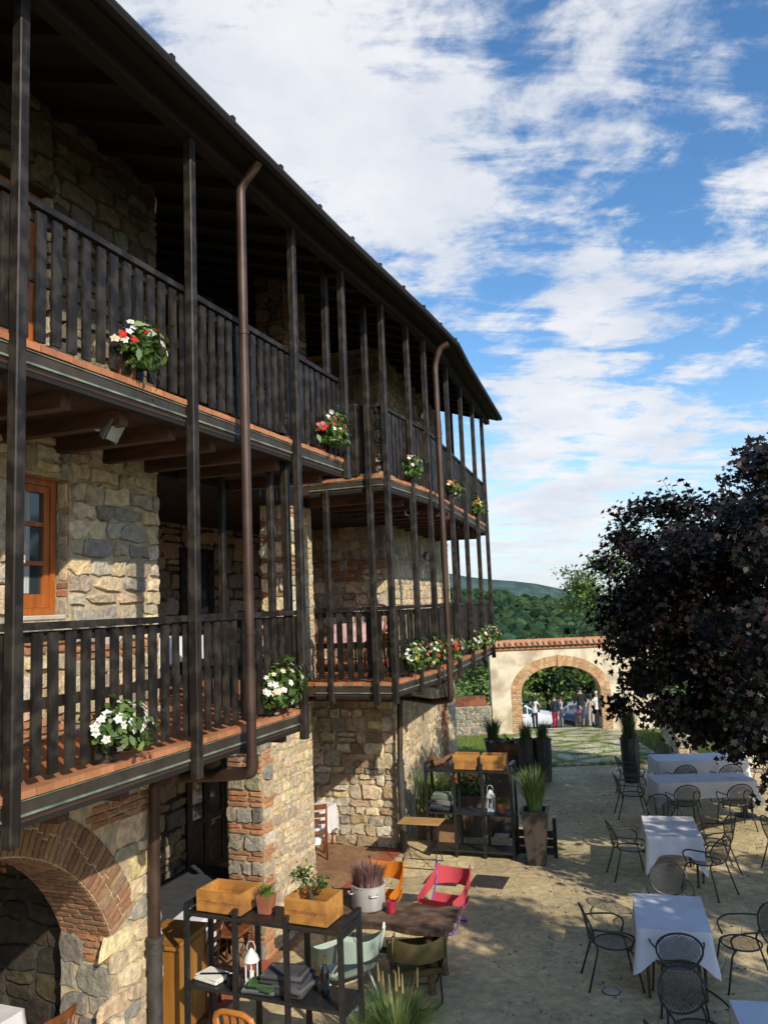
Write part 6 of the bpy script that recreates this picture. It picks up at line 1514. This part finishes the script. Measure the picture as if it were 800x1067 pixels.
CLOUD=10.2; SKYV=1.95; SUNE=5.0
# ---------------------------------------------------------------- sky, sun, camera
SX,SY,SZ=-.655,1.09,-.78
w=bpy.data.worlds.new('World'); SC.world=w; w.use_nodes=True
nt=w.node_tree; L=nt.links.new; bg=nt.nodes['Background']; bg.inputs['Strength'].default_value=.10
sky=nt.nodes.new('ShaderNodeTexSky'); sky.sky_type='NISHITA'; sky.sun_disc=False
sky.sun_elevation=math.atan2(-SZ,math.hypot(SX,SY)); sky.sun_rotation=math.atan2(-SX,-SY); sky.air_density=1.0; sky.dust_density=.6; sky.ozone_density=2.2
tc=nt.nodes.new('ShaderNodeTexCoord')
def N(t,**k):
    n=nt.nodes.new(t)
    for a,b in k.items(): setattr(n,a,b)
    return n
def math_(op,a,b=None,c=None,clamp=False):
    n=N('ShaderNodeMath',operation=op,use_clamp=clamp)
    for i,x in enumerate((a,b,c)):
        if x is None: continue
        if isinstance(x,(int,float)): n.inputs[i].default_value=x
        else: L(x,n.inputs[i])
    return n.outputs[0]
nrm=N('ShaderNodeVectorMath',operation='NORMALIZE'); L(tc.outputs['Generated'],nrm.inputs[0]); DV=nrm.outputs[0]
sp=N('ShaderNodeSeparateXYZ'); L(DV,sp.inputs[0])
zz=math_('MAXIMUM',sp.outputs[2],0.0); den=math_('ADD',zz,.16)
px=math_('DIVIDE',sp.outputs[0],den); py=math_('DIVIDE',sp.outputs[1],den)
cv=N('ShaderNodeCombineXYZ'); L(px,cv.inputs[0]); L(py,cv.inputs[1])
def noise(vec,scale,detail,rough,dist=0,sc=(1,1,1),rot=0,off=(0,0,0)):
    mp=N('ShaderNodeMapping'); mp.inputs['Scale'].default_value=sc; mp.inputs['Rotation'].default_value=(0,0,rot); mp.inputs['Location'].default_value=off; L(vec,mp.inputs['Vector'])
    n=N('ShaderNodeTexNoise'); n.inputs['Scale'].default_value=scale; n.inputs['Detail'].default_value=detail; n.inputs['Roughness'].default_value=rough; n.inputs['Distortion'].default_value=dist
    L(mp.outputs[0],n.inputs['Vector']); return n.outputs['Fac']
n1=noise(cv.outputs[0],2.6,14,.62,.5,(1.0,1.15,1),.5,(3.1,1.7,0))
n2=noise(cv.outputs[0],9,10,.68,.3,(1,1.0,1),.3,(7,2,1))
n0=noise(cv.outputs[0],3.2,8,.6,.7,(.62,2.1,1),-.6,(1,9,4))
base=math_('ADD',math_('ADD',math_('MULTIPLY',n1,.45),math_('MULTIPLY',n2,.22)),math_('MULTIPLY',n0,.33))
def blob(d,rad,amp):
    v=N('ShaderNodeVectorMath',operation='DISTANCE'); L(DV,v.inputs[0]); v.inputs[1].default_value=d
    m=N('ShaderNodeMapRange',interpolation_type='SMOOTHSTEP'); m.inputs[1].default_value=0; m.inputs[2].default_value=rad; m.inputs[3].default_value=amp; m.inputs[4].default_value=0
    L(v.outputs['Value'],m.inputs[0]); return m.outputs[0]
acc=base
for d,rad,amp in BLOBS: acc=math_('ADD',acc,blob(d,rad,amp))
# clouds cleared overhead and behind the view to lower the ambient light
bh=N('ShaderNodeMapRange',interpolation_type='SMOOTHSTEP'); bh.inputs[1].default_value=.25; bh.inputs[2].default_value=.62; bh.inputs[3].default_value=-.20; bh.inputs[4].default_value=0; L(sp.outputs[1],bh.inputs[0]); acc=math_('ADD',acc,bh.outputs[0])
mk=N('ShaderNodeMapRange',interpolation_type='SMOOTHSTEP'); mk.inputs[1].default_value=.492; mk.inputs[2].default_value=.612; L(acc,mk.inputs[0])
haze=N('ShaderNodeMapRange',interpolation_type='SMOOTHSTEP'); haze.inputs[1].default_value=0.0; haze.inputs[2].default_value=.22; haze.inputs[3].default_value=.72; haze.inputs[4].default_value=0; L(sp.outputs[2],haze.inputs[0])
fac=math_('MAXIMUM',math_('MULTIPLY',mk.outputs[0],.93),haze.outputs[0])
# cloud tone: white, greyer in the thick middles
n3=noise(cv.outputs[0],2.6,6,.6,.1,(1,1,1),0,(1,5,2))
cc=N('ShaderNodeValToRGB'); cc.color_ramp.elements[0].position=.33; cc.color_ramp.elements[1].position=.62
cc.color_ramp.elements[0].color=(.70,.745,.83,1); cc.color_ramp.elements[1].color=(.92,.925,.945,1); L(n3,cc.inputs['Fac'])
csc=N('ShaderNodeVectorMath',operation='SCALE'); csc.inputs['Scale'].default_value=CLOUD; L(cc.outputs[0],csc.inputs[0])
hs=N('ShaderNodeHueSaturation'); hs.inputs['Saturation'].default_value=1.22; hs.inputs['Value'].default_value=SKYV; L(sky.outputs[0],hs.inputs['Color'])
hz_=N('ShaderNodeMixRGB'); L(haze.outputs[0],hz_.inputs['Fac']); L(hs.outputs[0],hz_.inputs['Color1']); hz_.inputs['Color2'].default_value=(.60*CLOUD,.73*CLOUD,.90*CLOUD,1)
mk2=math_('MULTIPLY',mk.outputs[0],.93)
mx=N('ShaderNodeMixRGB'); L(mk2,mx.inputs['Fac']); L(hz_.outputs[0],mx.inputs['Color1']); L(csc.outputs[0],mx.inputs['Color2'])
L(mx.outputs[0],bg.inputs['Color'])
sl=bpy.data.lights.new('sun','SUN'); sl.energy=SUNE; sl.angle=R(.53); sl.color=(1.0,.91,.76)
so=bpy.data.objects.new('sun',sl); COL.objects.link(so); so.rotation_euler=Vector((SX,SY,SZ)).to_track_quat('-Z','Y').to_euler(); so.location=(20,-20,30)
cam=bpy.data.cameras.new('camera'); co=bpy.data.objects.new('camera',cam); COL.objects.link(co)
cam.sensor_fit='VERTICAL'; cam.sensor_height=24.0; cam.lens=24.0*832/1067; cam.clip_end=9000; cam.clip_start=.05
P_=R(6.6); Q=R(2.3); c_,s_=math.cos(Q),math.sin(Q)
fw=Vector((0,math.cos(P_),math.sin(P_))); u0=Vector((0,-math.sin(P_),math.cos(P_))); r0=Vector((1,0,0))
rt=r0*c_-u0*s_; up=r0*s_+u0*c_
co.matrix_world=Matrix(((rt.x,up.x,-fw.x,0),(rt.y,up.y,-fw.y,0),(rt.z,up.z,-fw.z,4.4),(0,0,0,1)))
SC.camera=co
SC.view_settings.view_transform='Standard'; SC.view_settings.look='None'; SC.view_settings.exposure=0; SC.view_settings.gamma=1
